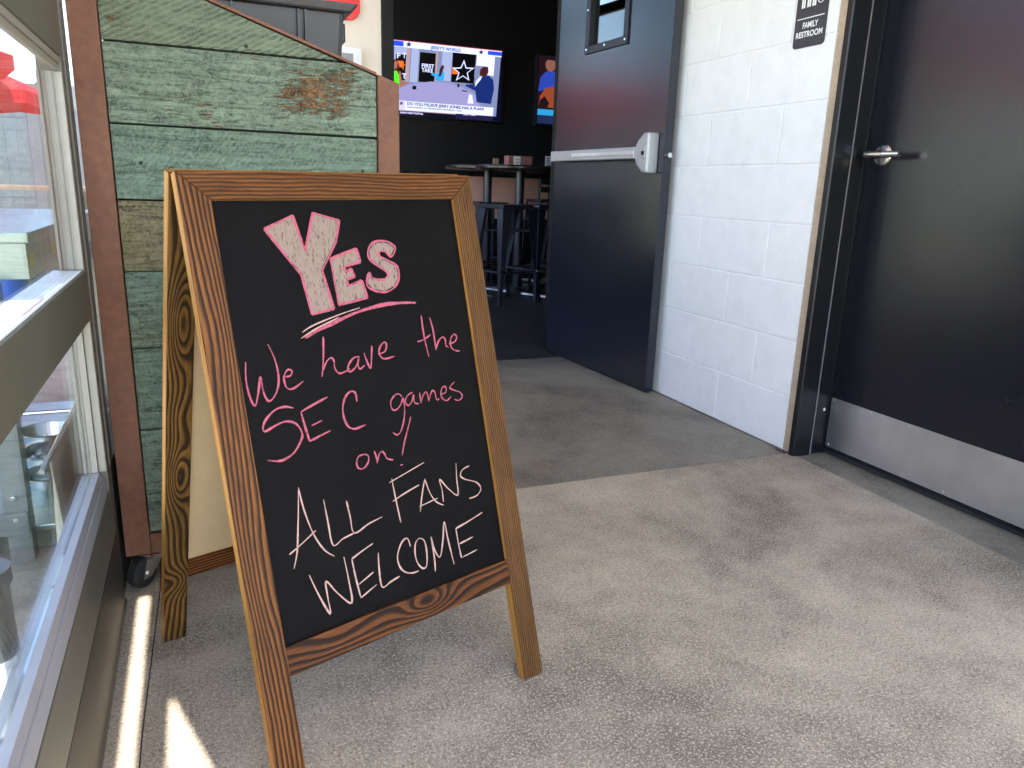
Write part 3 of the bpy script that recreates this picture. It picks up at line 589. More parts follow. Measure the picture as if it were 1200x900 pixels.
for sx in (-1,1):
    for sy in (-1,1): MB().tube((3.08+sx*.2,6.5+sy*.2,0),(3.08+sx*.16,6.5+sy*.16,.77),.013,8).build('leg', M['stool_steel'], ch)
MB().box(2.91,3.25,6.33,6.67,.77,.80).build('seat', M['stool_steel'], ch, bevel=.01)
for z in (.86,.93): MB().box(2.90,3.26,6.33,6.35,z,z+.05).build('back_slat', M['steel'], ch, bevel=.006)
for sx in (-1,1): MB().tube((3.08+sx*.18,6.345,.80),(3.08+sx*.18,6.345,.99),.011,8).build('back_post', M['stool_steel'], ch)
mb_ = root('menu_box', (2.52,5.98,1.07), 'dusty red menu box with a white card on the high table', 'menu box')
MB().box(2.43,2.645,5.95,6.05,1.0705,1.150).build('box', M['menu'], mb_, bevel=.004)
MB().box(2.475,2.535,5.944,5.9485,1.072,1.145).build('card', M['paper'], mb_)
text_mesh('card_print', 'MENU', .018, M['table_black'], mb_, (2.505,5.9432,1.118), (1,0,0), (0,0,1)); text_mesh('card_print', 'DRINKS', .012, M['table_black'], mb_, (2.505,5.9432,1.095), (1,0,0), (0,0,1))
cd_ = root('card_stand', (3.05,6.5,1.0), 'upright white card in a small clip beside the open door', 'card')
MB().box(3.02,3.085,6.50,6.505,1.085,1.185).build('card', M['paper'], cd_); MB().lathe([(0,1.0702),(.022,1.0702),(.022,1.076),(.004,1.079),(.004,1.09),(0,1.09)], (3.05,6.50,0),12).build('clip', M['steel'], cd_)
for k in range(4): MB().box(3.032,3.074,6.4985,6.4997,1.10+.02*k,1.107+.02*k).build('print_line', M['table_black'], cd_)
oc = MB().box(2.475,2.525,6.41,6.43,1.0705,1.14).build('table_card', M['tan'], bevel=.002); tag(oc, 'small tan card standing on the farther high table', 'card')

# ------------------------------------------------------------------ open door
Hn, Nr = Vector((1.791,3.737,0)), Vector((1.8485,2.800,0)); dl = (Nr-Hn).normalized(); dn = Vector((dl.y, -dl.x, 0))
if dn.x > 0: dn = -dn                                    # dn points to the visible face
DL = (Nr-Hn).length; DT = .045
def dtf(v): return Hn + dl*v.x - dn*v.y*-1*-1 + Vector((0,0,v.z)) if False else Hn + dl*v.x + dn*(-v.y) + Vector((0,0,v.z))
od = root('entrance_door', tuple(Hn), 'black steel door standing open against the white block wall, with a silver push bar', 'door')
lf = MB()
for (a, b, c, d) in ((0, DL, .012, 1.548), (0, DL, 2.02, 2.13), (0, .285, 1.548, 2.02), (.60, DL, 1.548, 2.02)): lf.box(a, b, 0, DT, c, d)
lf.build('leaf', M['door_black'], od, tf=dtf)
for (a, b, c, d) in ((.262, .623, 1.525, 1.560), (.262, .623, 2.012, 2.045), (.262, .297, 1.5605, 2.0115), (.588, .623, 1.5605, 2.0115)):
    MB().box(a, b, -.008, DT+.006, c, d).build('vision_frame', M['frame_black'], od, tf=dtf, bevel=.002)
for (x, z) in ((.28,1.545),(.44,1.545),(.605,1.545),(.605,1.72),(.28,1.72),(.605,1.9)): MB().tube((x,-.0081,z),(x,-.0105,z),.005,10).build('screw', M['chrome'], od, tf=dtf)
MB().box(.297, .588, .018, .024, 1.555, 2.015).build('pane', M['glass_lite'], od, tf=dtf)
pb = MB(); pb.box(.06, .810, -.060, -.026, 1.030, 1.080); pb.build('push_bar', M['bar_alu'], od, tf=dtf, bevel=.005)
MB().box(.28, .808, -.0635, -.0605, 1.048, 1.064).build('bar_insert', M['kick'], od, tf=dtf, bevel=.001)
MB().box(.04, .12, -.0255, -.0005, 1.035, 1.075).build('bar_bracket', M['bar_alu'], od, tf=dtf)
hd = MB(); base = [(.80,1.155),(.935,1.155),(.955,1.13),(.955,.985),(.935,.955),(.875,.955),(.795,1.015),(.795,1.095)]
base = [(.812,1.082),(.832,1.108),(.872,1.136),(.906,1.136),(.906,.972),(.872,.972),(.832,1.000),(.812,1.028)]
hd.prism(base, -.058, -.001, 'xz'); hd.build('latch_case', M['bar_alu'], od, tf=dtf, bevel=.008)
MB().box(.866,.895,-.064,-.0585,1.03,1.082).build('dogging_plate', M['bar_alu'], od, tf=dtf, bevel=.002); MB().box(.873,.888,-.069,-.0645,1.045,1.06).build('dogging_key', M['matt_black'], od, tf=dtf)
MB().tube((DL+.0005,.022,1.045),(DL+.018,.022,1.045),.011,12).build('latch_bolt', M['chrome'], od, tf=dtf, smooth=True)
MB().box(.0,DL,.010,.035,.002,.0115).build('sweep', M['rubber'], od, tf=dtf)
for z in (.25,1.05,1.85): MB().tube((-.010,.012,z),(-.010,.012,z+.11),.008,10).build('hinge', M['frame_black'], od, tf=dtf)

# ------------------------------------------------------------------ restroom door and frame, sign
rf = root('restroom_door_frame', (XR,1.96,0), 'black steel frame around the restroom door', 'door frame')
prof = [(1.905,1.980),(1.905,1.932),(1.958,1.932),(1.958,1.944),(2.0485,1.944),(2.0485,1.975),(1.945,1.975)]
MB().prism([(1.904,1.9372),(1.904,1.917),(1.908,1.9135),(1.985,1.9135),(1.985,1.9225),(2.046,1.9225),(2.046,1.9185),(2.10,1.9185),(2.10,1.9372)], -.003, 2.12, 'xy').build('jamb', M['frame_black'], rf, bevel=.0015)
MB().box(1.978,1.981,1.9095,1.913,0,2.1).build('gasket', M['gasket'], rf)
MB().prism([(1.902,.938),(1.902,.985),(1.985,.990),(1.985,.978),(2.046,.978),(2.046,.938)][::-1], -.003, 2.12, 'xy').build('jamb', M['frame_black'], rf, bevel=.0015)
MB().box(1.904,2.046,.938,1.9372,2.122,2.158).build('head', M['frame_black'], rf, bevel=.0015)
MB().tube((2.02,1.912,.165),(2.02,1.922,.165),.006,10).build('bumper', M['chrome'], rf)
rd = root('restroom_door', (2.05,1.45,0), 'closed black restroom door with lever handle and steel kick plate', 'door')
MB().box(2.050,2.095,.982,1.9165,.014,2.115).build('leaf', M['door_black2'], rd, bevel=.0015)
MB().box(2.0485,2.0498,1.00,1.912,.028,.2075).build('kick_plate', M['kick'], rd)
for y, z in [(1.90,.2),(1.90,.036),(1.74,.2),(1.59,.2),(1.44,.2),(1.30,.2),(1.15,.2),(1.74,.036),(1.59,.036),(1.44,.036),(1.30,.036)]:
    MB().lathe([(.0,-.0018),(.0025,-.0014),(.0036,0)], (2.0484,y,z), 10, 'x').build('screw', M['kick'], rd)
MB().box(2.052,2.09,.985,1.914,.0015,.0135).build('sweep', M['rubber'], rd)
hy, hz = 1.851, 1.029
hb = MB(); hb.lathe([(0,-.0075),(.018,-.0075),(.030,-.006),(.0335,-.002),(.0335,-.0002)], (2.05,hy,hz), 32, 'x'); rose = hb.build('handle_rose', M['chrome'], rd, smooth=True)
lv = MB(); lv.tube((2.043,hy,hz),(1.993,hy,hz),.0125,18); lv.build('handle_neck', M['chrome'], rd, smooth=True)
lv = MB(); lv.tube((1.990,hy+.012,hz),(1.988,hy-.055,hz-.001),.0125,18,.0110); lv.tube((1.988,hy-.055,hz-.001),(1.998,hy-.105,hz-.001),.0110,16,.0090); lv.build('lever', M['chrome'], rd, smooth=True)
MB().tube((1.990,hy+.0122,hz),(1.990,hy+.0145,hz),.006,14).build('key_cylinder', M['kick'], rd)
sg = root('restroom_sign', (XR-.004,2.1,1.5), 'charcoal FAMILY RESTROOM sign on the white block wall', 'sign')
def rrect(y0,y1,z0,z1,r,n=5):
    out = []
    for cx, cz, a in ((y1-r,z1-r,0),(y0+r,z1-r,90),(y0+r,z0+r,180),(y1-r,z0+r,270)):
        for k in range(n+1): t = R(a+90*k/n); out.append((cx+r*math.cos(t), cz+r*math.sin(t)))
    return out
sy0, sy1, sz0, sz1 = 2.031, 2.171, 1.374, 1.60
MB().prism(rrect(sy0,sy1,sz0,sz1,.012), XR-.0055, XR-.0015, 'yz').build('plate', M['sign_black'], sg, bevel=.0006)
sx = XR-.0057
text_mesh('lettering', 'FAMILY', .024, M['sign_white'], sg, (sx,2.100,1.434), (0,-1,0), (0,0,1), .068, bold=.0006, sy=1.05)
text_mesh('lettering', 'RESTROOM', .024, M['sign_white'], sg, (sx,2.1005,1.406), (0,-1,0), (0,0,1), .118, bold=.0006, sy=1.05)
MB().box(sx-.0006, sx, 2.041, 2.161, 1.4625, 1.4652).build('divider_line', M['sign_white'], sg)
def picto(y, woman):
    b = MB(); z = 1.497
    if woman: b.prism([(y-.013,z+.032),(y+.013,z+.032),(y+.006,z+.062),(y-.006,z+.062)], sx-.0006, sx, 'yz')
    else: b.prism([(y-.0075,z+.03),(y+.0075,z+.03),(y+.0085,z+.062),(y-.0085,z+.062)], sx-.0006, sx, 'yz')
    for s_ in (-1,1):
        b.prism([(y+s_*.0045-.0033,z),(y+s_*.0045+.0033,z),(y+s_*.0045+.0033,z+.0305),(y+s_*.0045-.0033,z+.0305)], sx-.0006, sx, 'yz')
        b.prism([(y+s_*.0125-.002,z+.028),(y+s_*.0125+.002,z+.028),(y+s_*.0105+.002,z+.061),(y+s_*.0105-.002,z+.061)], sx-.0006, sx, 'yz')
    b.prism([(y+.0065*math.cos(k*math.pi/8), z+.0715+.0065*math.sin(k*math.pi/8)) for k in range(16)], sx-.0006, sx, 'yz')
    b.build('pictogram', M['sign_white'], sg)
picto(2.140, False); picto(2.115, True); picto(2.092, False)
wc = MB(); cy, cz, rr = 2.063, 1.515, .0135
arc = [(cy+rr*math.cos(R(a)), cz+rr*math.sin(R(a))) for a in range(100, 381, 20)]
for a, b in zip(arc, arc[1:]): wc.tube((sx-.0003,a[0],a[1]),(sx-.0003,b[0],b[1]),.0013,6)
for a, b in (((cy+.002,1.555),(cy+.001,1.525)),((cy+.001,1.525),(cy-.009,1.524)),((cy-.009,1.524),(cy-.016,1.507)),((cy-.016,1.507),(cy-.021,1.510)),((cy+.002,1.540),(cy-.007,1.540))): wc.tube((sx-.0003,a[0],a[1]),(sx-.0003,b[0],b[1]),.0015,6)
wc.build('wheelchair_symbol', M['sign_white'], sg)
MB().tube((sx,2.100,1.386),(sx-.0012,2.100,1.386),.0022,10).build('screw', M['sign_black'], sg)

# ------------------------------------------------------------------ red sign and white box on the end wall
rs_ = MB().prism(rrect(.30,.742,1.585,2.0,.05), YE-.016, YE-.001, 'xz').build('red_wall_sign', M['red_paint'], bevel=.003); tag(rs_, 'glossy red sign board with rounded corner above the black tub', 'sign')
wb = root('control_box', (.70,YE,1.42), 'white control box with grey display on the cream wall behind the tub', 'control box')
MB().prism(rrect(.60,.742,1.375,1.475,.018), YE-.034, YE-.001, 'xz').build('case', M['white_plastic'], wb, bevel=.004)
MB().prism(rrect(.612,.722,1.387,1.462,.006), YE-.038, YE-.0345, 'xz').build('door_panel', M['paper'], wb, bevel=.001)
MB().box(.63,.702,YE-.0405,YE-.0385,1.402,1.445).build('display', M['grey_screen'], wb)

# ------------------------------------------------------------------ plank cart with black tub
YC = 1.70
pc = root('plank_cart', (.12,YC,0), 'rolling cart of weathered green planks in a brown steel frame', 'cart')
top = lambda x: 1.232-(x-.031)*.331            # sloping top edge
x0, x1, x2, x3 = -.1905, -.140, .384, .431
MB().hexa([(x0,YC-.004,.076),(x1,YC-.004,.076),(x1,YC+.046,.076),(x0,YC+.046,.076),(x0,YC-.004,top(x0)+.006),(x1,YC-.004,top(x1)+.006),(x1,YC+.046,top(x1)+.006),(x0,YC+.046,top(x0)+.006)]).build('post', M['brown_steel'], pc, bevel=.002)
MB().hexa([(x2,YC-.004,.076),(x3,YC-.004,.076),(x3,YC+.046,.076),(x2,YC+.046,.076),(x2,YC-.004,top(x2)+.002),(x3,YC-.004,top(x3)+.002),(x3,YC+.046,top(x3)+.002),(x2,YC+.046,top(x2)+.002)]).build('post', M['brown_steel'], pc, bevel=.002)
MB().box(x1+.0005, x2-.0005, YC-.0035, YC+.0465, .0762, .1225).build('bottom_rail', M['brown_steel'], pc, bevel=.002)
MB().hexa([(x1+.001,YC+.0005,top(x1)),(x2-.001,YC+.0005,top(x2)),(x2-.001,YC+.045,top(x2)),(x1+.001,YC+.045,top(x1)),(x1+.001,YC+.0005,top(x1)+.006),(x2-.001,YC+.0005,top(x2)+.006),(x2-.001,YC+.045,top(x2)+.006),(x1+.001,YC+.045,top(x1)+.006)]).build('top_trim', M['brown_steel'], pc, bevel=.001)
seams = [.124, .362, .541, .579, .700, .843, .987, 1.136]
G0 = (.145,.183,.128); GD = (.045,.07,.05)
pm = [green_paint('green plank %d' % i, 1.7*i+1, *a) for i, a in enumerate([
      (G0, GD, .0), ((.13,.172,.125), GD, .0, .0), (G0, GD, .0), ((.14,.188,.135), GD, .1), ((.185,.160,.085), (.08,.06,.035), .0, .03),
      ((.15,.202,.145), (.05,.08,.055), .12, .0, None, 20), ((.165,.213,.152), (.06,.09,.06), .0, .015, (.262-.12, 1.075, .075, .058)), ((.17,.21,.14), (.08,.12,.08), .62)])]
for i in range(8):
    a = seams[i]; b = seams[i+1] if i < 7 else None; g = .0022 if i not in (2, 3) else .0007
    za = lambda x: a+g+(x-.12)*.012*(1 if i % 2 else -1)*(0 if i == 0 else .5)
    if b is not None:
        zl = b-g; q = min(top(x1)-.002, zl)
        if zl > top(x2)-.003:      # clipped by the slope
            xc = (1.232-zl)/.331+.031
            poly = [(x1+.002,a+g),(x2-.002,a+g),(x2-.002,top(x2)-.003),(xc-.006,zl),(x1+.002,zl)]
        else: poly = [(x1+.002,a+g),(x2-.002,a+g),(x2-.002,zl-.001),(x1+.002,zl+.001)]
    else: 
        xc = (1.232-a-g)/.331+.031; poly = [(x1+.002,a+g),(min(xc-.012,x2-.002),a+g),(x1+.002,top(x1)-.002)]
        poly = [(x1+.002,a+g),(xc-.012,a+g),(x1+.002,top(x1)-.002)]
    o = MB().prism(poly, YC+.003+.001*(i % 3), YC+.026, 'xz').build('plank', pm[i], pc, bevel=.0016)
    for nx in ([.0,] if i in (1,2,4) else [.12] if i == 7 else [-.09, .35] if i in (0,5) else []):
        nz = (seams[i]+(seams[i+1] if i < 7 else 1.2))/2 - (.02 if i == 7 else 0)
        MB().tube((nx,YC+.0028+.001*(i%3)-.0005,nz),(nx,YC+.006,nz),.0038,8).build('nail_head', M['rubber'], pc)
MB().prism([(x1+.003,.124),(x2-.003,.124),(x2-.003,top(x2)-.006),(x1+.003,top(x1)-.006)], YC+.0265, YC+.034, 'xz').build('backing', M['rubber'], pc)
MB().box(x0+.002, x3-.002, YC+.048, 2.38, .09, 1.04).build('carcass', M['timber'], pc)
for cx_, cy_, ang in ((-.140,1.728,-38),(.33,1.735,-20),(-.085,2.3,10),(.33,2.3,40)):
    def ctf(v, a=R(ang), c=(cx_, cy_)): return Vector((c[0]+v.x*math.cos(a)-v.y*math.sin(a), c[1]+v.x*math.sin(a)+v.y*math.cos(a), v.z))
    f_ = MB().box(-.035,.035,-.04,.04,.071,.0755).build('caster_plate', M['chrome'], pc, tf=ctf)
    cs = MB()
    for s_ in (-1,1):
        x = s_*.0165
        cs.hexa([(x-.0015,-.052,.024),(x+.0015,-.052,.024),(x+.0015,-.026,.024),(x-.0015,-.026,.024),(x-.0015,-.036,.0705),(x+.0015,-.036,.0705),(x+.0015,.026,.0705),(x-.0015,.026,.0705)])
    cs.build('caster_fork', M['chrome'], f_, tf=ctf)
    MB().lathe([(0,-.0125),(.029,-.0125),(.0345,-.009),(.0345,.009),(.029,.0125),(0,.0125)], (0,-.036,.0348), 28, 'x').build('caster_wheel', M['rubber'], f_, smooth=True, tf=ctf)
    MB().tube((-.021,-.036,.0348),(.021,-.036,.0348),.006,10).build('caster_axle', M['chrome'], f_, tf=ctf)
tb = root('bus_tub', (.15,2.0,1.04), 'black ribbed plastic tub standing in the top of the plank cart', 'tub')
b_ = MB(); zt = 1.262
b_.hexa([(-.02,1.83,1.041),(.325,1.83,1.041),(.325,2.22,1.041),(-.02,2.22,1.041),(-.04,1.81,zt),(.338,1.81,zt),(.338,2.24,zt),(-.04,2.24,zt)]); b_.build('body', M['black_plastic'], tb, bevel=.01)
b_ = MB()
b_.hexa([(-.052,1.795,zt-.012),(.350,1.795,zt-.012),(.350,2.255,zt-.012),(-.052,2.255,zt-.012),(-.058,1.79,zt+.008),(.366,1.79,zt+.008),(.366,2.26,zt+.008),(-.058,2.26,zt+.008)]); b_.build('rim', M['black_plastic'], tb, bevel=.005)
for x in (.06,.10,.235,.25): MB().box(x,x+.004,1.800,1.8135,zt-.075,zt-.013).build('rib', M['black_plastic'], tb)
MB().box(.339,.356,1.90,2.05,zt-.055,zt-.0135).build('handle', M['black_plastic'], tb, bevel=.004)
# ------------------------------------------------------------------ sandwich board
FL = Vector((.0586,.9392,0)); e_ = Vector((.94691371,.32148783,0)); nh = Vector((-e_.y, e_.x, 0))
SW, SL = .5225, .9378; dtop, htop = .2494, .904
upf = (nh*dtop+Vector((0,0,htop))).normalized(); nf = e_.cross(upf)          # nf points to the viewer
def ftf(v):        # front panel: x = u, y = v, z = out of the face
    return FL + e_*v.x + upf*(v.y+.011*(v.x/SW-.45)*(v.y/SL)) + nf*v.z
Dr = .533; topr = nh*(dtop+.022)+Vector((0,0,htop)); upr = (topr-nh*Dr).normalized(); nr = e_.cross(upr)
def rtf(v): return FL + nh*Dr + e_*v.x + upr*(v.y+.011*(v.x/SW-.45)*(v.y/SL)) + nr*v.z
sb = root('sandwich_board', tuple(FL+e_*SW/2+nh*.26), 'wooden A-frame chalkboard sign with pink and white chalk writing', 'sign')
TH = .019; sw_ = .0445
def member(nm, poly, mats, tf, grain, seed, z0=-TH, z1=0.0, parent=None, bevel=.0012):
    """poly in (u, v); side walls facing +-u or up get the golden edge"""
    b = MB(); n = len(poly); base = len(b.v)
    b.v += [(p[0],p[1],z0) for p in poly] + [(p[0],p[1],z1) for p in poly]
    g = (lambda p: (p[0]+seed*0, p[1])) if grain == 'v' else (lambda p: (p[1], p[0]))
    o = min(p[0] for p in poly) if grain == 'v' else min(p[1] for p in poly)
    guv = lambda p: ((p[0]-o, p[1]) if grain == 'v' else (p[1]-o, p[0]))
    b.f.append([base+i for i in reversed(range(n))]); b.mi.append(0); b.uv.append([guv(poly[i]) for i in reversed(range(n))])
    b.f.append([base+n+i for i in range(n)]); b.mi.append(0); b.uv.append([guv(p) for p in poly])
    for i in range(n):
        j = (i+1) % n; b.f.append([base+i, base+j, base+n+j, base+n+i]); b.mi.append(1)
        L0 = poly[i][1] if grain == 'v' else poly[i][0]; L1 = poly[j][1] if grain == 'v' else poly[j][0]
        b.uv.append([(z0,L0),(z0,L1),(z1,L1),(z1,L0)])
    return b.build(nm, mats, parent or sb, bevel=bevel, tf=tf)
E_ = M['wood_edge']
# front panel
member('stile', [(0,.0),(sw_,.0),(sw_,SL-sw_*.93),(0,SL)], [M['wood_stile'],E_], ftf, 'v', 0)
member('stile', [(SW-sw_,.004),(SW-.006,.0),(SW,.004),(SW,SL),(SW-sw_,SL-sw_*.93)], [M['wood_stile2'],E_], ftf, 'v', 0)
member('top_rail', [(.0006,SL+.0004),(sw_+.0004,SL-sw_*.93+.0004),(SW-sw_-.0004,SL-sw_*.93+.0004),(SW-.0006,SL+.0004)], [M['wood_rail'],E_], ftf, 'u', 0, z1=-.0003)
member('bottom_rail', [(sw_+.0004,.1875),(SW-sw_-.0004,.1875),(SW-sw_-.0004,.2325),(sw_+.0004,.2325)], [M['wood_knot'],M['wood_knot']], ftf, 'u', 0, z1=-.0012)
bd = MB(); bd.box(sw_-.004, SW-sw_+.004, .2285, SL-sw_*.93+.004, -.014, -.008); bd.build('chalkboard', M['board'], sb, tf=ftf)
# rear panel
member('rear_stile', [(0,.004),(sw_-.002,.0),(sw_-.002,SL-sw_),(0,SL)], [M['wood_rear'],E_], rtf, 'v', 0)
member('rear_stile', [(SW-sw_,.0),(SW,.0),(SW,SL),(SW-sw_,SL-sw_)], [M['wood_stile'],E_], rtf, 'v', 0)
member('rear_top_rail', [(.0006,SL),(sw_,SL-sw_+.0005),(SW-sw_,SL-sw_+.0005),(SW-.0006,SL)], [M['wood_rail'],E_], rtf, 'u', 0, z1=-.0003)
member('rear_bottom_rail', [(sw_-.0016,.157),(SW-sw_-.0004,.157),(SW-sw_-.0004,.200),(sw_-.0016,.200)], [M['wood_stile'],E_], rtf, 'u', 0, z1=-.0015)
bd = MB(); bd.box(sw_-.006, SW-sw_+.004, .1965, SL-sw_, -.014, -.005); bd.build('fibreboard_back', M['mdf'], sb, tf=rtf)
for u in (.09, SW-.09):
    bd = MB(); bd.tube((u-.03,SL+.001,-TH-.004),(u+.03,SL+.001,-TH-.004),.004,10); bd.build('hinge', M['chrome'], sb, tf=ftf)

# chalk lettering: ribbons lying on the board
def ribbon(b, pts, w, z, closed=False, taper=True):
    # resample with a Catmull-Rom curve so the strokes are handwritten, not polygonal
    P = [Vector((p[0], p[1])) for p in pts]; out = []
    n = len(P)
    for i in range(n-1):
        p0 = P[i-1] if i > 0 else (P[-2] if closed else P[0]); p1, p2 = P[i], P[i+1]; p3 = P[i+2] if i+2 < n else (P[1] if closed else P[-1])
        k = 5 if n > 2 else 4
        for j in range(k):
            t = j/k; out.append(.5*((2*p1)+(-p0+p2)*t+(2*p0-5*p1+4*p2-p3)*t*t+(-p0+3*p1-3*p2+p3)*t**3))
    out.append(P[-1]); m_ = len(out); L = []; Rr = []
    ph = random.uniform(0, 6)
    for i, p in enumerate(out):
        d = (out[min(i+1, m_-1)]-out[max(i-1, 0)])
        if d.length < 1e-7: d = Vector((1, 0))
        d.normalize(); nn = Vector((-d.y, d.x)); q = i/(m_-1)
        ww = w*(.85+.22*math.sin(ph+i*.55)+random.uniform(-.08,.08))
        if taper: ww *= min(1, .55+6*q)*min(1, .5+5*(1-q))
        L.append(p+nn*ww/2); Rr.append(p-nn*ww/2)
    for i in range(m_-1): b.face([(Rr[i].x,Rr[i].y,z),(Rr[i+1].x,Rr[i+1].y,z),(L[i+1].x,L[i+1].y,z),(L[i].x,L[i].y,z)])
def polyribbon(b, pts, w, z):
    for a, c in zip(pts, pts[1:]):
        ribbon(b, [a, c], w, z, taper=False)
zb = -.008+.0003
# filled hollow letters
fb = MB()
for pts in STROKES['yes'][:2] + STROKES['yes'][2:]:
    P = [Vector(p) for p in pts[:-1]]; n = len(P); ar = sum(P[i].x*P[(i+1)%n].y-P[(i+1)%n].x*P[i].y for i in range(n)); sgn = 1 if ar > 0 else -1
    Q = []
    for i in range(n):
        a = (P[i]-P[i-1]).normalized(); c = (P[(i+1)%n]-P[i]).normalized(); nn = Vector((-a.y-c.y, a.x+c.x))*sgn
        if nn.length < 1e-6: nn = Vector((-a.y, a.x))*sgn
        nn.normalize(); Q.append(P[i]+nn*.0022)
    fb.face([(q.x,q.y,zb) for q in Q])
me_ = fb.build('chalk_fill', M['chalk_fill'], sb, tf=ftf)
random.seed(11)
b = MB()
for k, pts in enumerate(STROKES['yes']):
    if k < 2: polyribbon(b, pts, .0042, zb+.0003)
    else: ribbon(b, pts, .0041, zb+.0003, closed=True, taper=False)
b.build('chalk_outline', M['chalk_pink'], sb, tf=ftf)
b = MB()
for k, pts in enumerate(STROKES['underline_pink']): ribbon(b, pts, .0062, zb+.0003)
b.build('chalk_underline', M['chalk_pink'], sb, tf=ftf)
b = MB()
for pts in STROKES['underline_white']: ribbon(b, pts, .0022, zb+.0006)
b.build('chalk_underline', M['chalk_pale'], sb, tf=ftf)
for k in ('We','have','the','SEC','games','on'):   # one mesh per word
    b = MB()
    for pts in STROKES[k]: ribbon(b, pts, {'SEC': .0036, 'games': .0027, 'on': .0029}.get(k, .0031), zb+.0003)
    b.build('chalk_lettering', M['chalk_pink'], sb, tf=ftf)
for k in ('ALL','FANS','WELCOME'):
    b = MB()
    for pts in STROKES[k]: ribbon(b, pts, .0026 if k != 'WELCOME' else .0030, zb+.0003)
    b.build('chalk_lettering', M['chalk_pale'], sb, tf=ftf)

# ------------------------------------------------------------------ things outside the left window
po = root('galvanised_post', (-.268,.98,0), 'galvanised round post with a white label just outside the window', 'post')
MB().tube((-.268,.980,-.03),(-.268,.980,.42),.030,20).build('pipe', M['galv'], po, smooth=True)
MB().tube((-.268,.980,.41),(-.268,.980,.43),.034,20).build('collar', M['galv'], po, smooth=True)
b = MB()
for k in range(6):
    a0, a1 = R(-100+k*20), R(-80+k*20)
    b.face([(-.268+.0304*math.cos(a0),.980+.0304*math.sin(a0),.20),(-.268+.0304*math.cos(a1),.980+.0304*math.sin(a1),.20),(-.268+.0304*math.cos(a1),.980+.0304*math.sin(a1),.315),(-.268+.0304*math.cos(a0),.980+.0304*math.sin(a0),.315)])
b.build('label', M['label_white'], po)
ct = root('steel_cart', (-.6,2.6,0), 'stainless steel condiment cart standing outside the left window', 'cart')
MB().box(-.95,-.345,1.98,3.3,.735,.760).build('top', M['steel'], ct, bevel=.003)
MB().box(-.95,-.355,1.99,3.29,.655,.7345).build('apron', M['steel'], ct)
MB().box(-.95,-.340,2.00,3.28,.585,.600).build('shelf', M['steel'], ct, bevel=.003)
MB().box(-.90,-.36,1.95,3.1,.055,.070).build('low_shelf', M['steel'], ct, bevel=.003)
for x, y in ((-.422,1.90),(-.93,1.90),(-.372,3.22),(-.93,3.22)):
    L = MB(); L.box(x-.028,x+.020,y,y+.004,.0,.654); L.box(x+.016,x+.020,y+.0045,y+.05,.0,.654); l = L.build('leg', M['galv'], ct)
    if x > -.5 and y < 2:
        for z in (.11,.165): MB().lathe([(0,-.009),(.006,-.008),(.008,-.004),(.008,0)], (x-.005,y-.0005,z), 14, 'y').build('bolt', M['chrome'], l, smooth=True)
        MB().box(x-.12,x+.018,y-.006,y-.001,.075,.13).build('bracket', M['galv'], l)
for k, (y, z) in enumerate(((2.02,.70),(2.32,.70))): MB().box(-.3545,-.3535,y,y+.05,z-.02,z+.01).build('sticker', M['yellow'], ct)
for k, (x, y, z, rr) in enumerate(((-.416,2.30,.203,.071),(-.418,2.27,.148,.067),(-.420,2.24,.096,.060))):
    b = MB().lathe([(rr*.55,z-.07),(rr*.8,z-.05),(rr*.97,z),(rr,z+.003),(rr*1.06,z+.001),(rr*1.03,z-.004),(rr*.83,z-.053),(rr*.55,z-.074),(0,z-.074)], (x,y,0), 36).build('serving_bowl', M['chrome'], smooth=True)
    tag(b, ['topmost of the three stacked bowls outside the window','middle one of the three stacked bowls outside the window','lowest of the three stacked bowls outside the window'][k], 'bowl', 'stacked bowls on the steel cart')
def towel(nm, x, ys, z0, z1, label):
    b = MB(); n = 14; y0, y1 = ys
    g = [[(x+.012*math.sin(3.1*k+j*.4)*(.4+j*.1), y0+(y1-y0)*k/n, z1+(z0-z1)*j/6-.01*abs(math.sin(k*2.2))*(j > 4)) for k in range(n+1)] for j in range(7)]
    for j in range(6):
        for k in range(n): b.face([g[j][k],g[j][k+1],g[j+1][k+1],g[j+1][k]])
    o = b.build(nm, M['cloth'], smooth=True); sm = o.modifiers.new('s','SOLIDIFY'); sm.thickness = .003
    tag(o, label, 'towel')
MB().tube((-.289,1.50,.362),(-.289,2.12,.362),.005,10).tube((-.289,1.905,.362),(-.42,1.905,.362),.005,8).build('towel_bar', M['chrome'], ct, smooth=True)
towel('hanging_towel', -.287, (1.58,2.02), .09, .368, 'cream towel hanging against the cart outside the lower pane')
bt = root('blue_bottle', (-.40,1.99,.0), 'blue plastic bottle standing on the steel cart shelf', 'bottle')
MB().lathe([(0,.601),(.03,.601),(.033,.61),(.033,.68),(.02,.70),(.011,.708),(.011,.715),(0,.715)], (-.40,2.03,0), 20).build('bottle_body', M['blue'], bt, smooth=True)
MB().lathe([(0,.7152),(.012,.7152),(.012,.728),(0,.728)], (-.40,2.03,0), 16).build('cap', M['white_plastic'], bt)
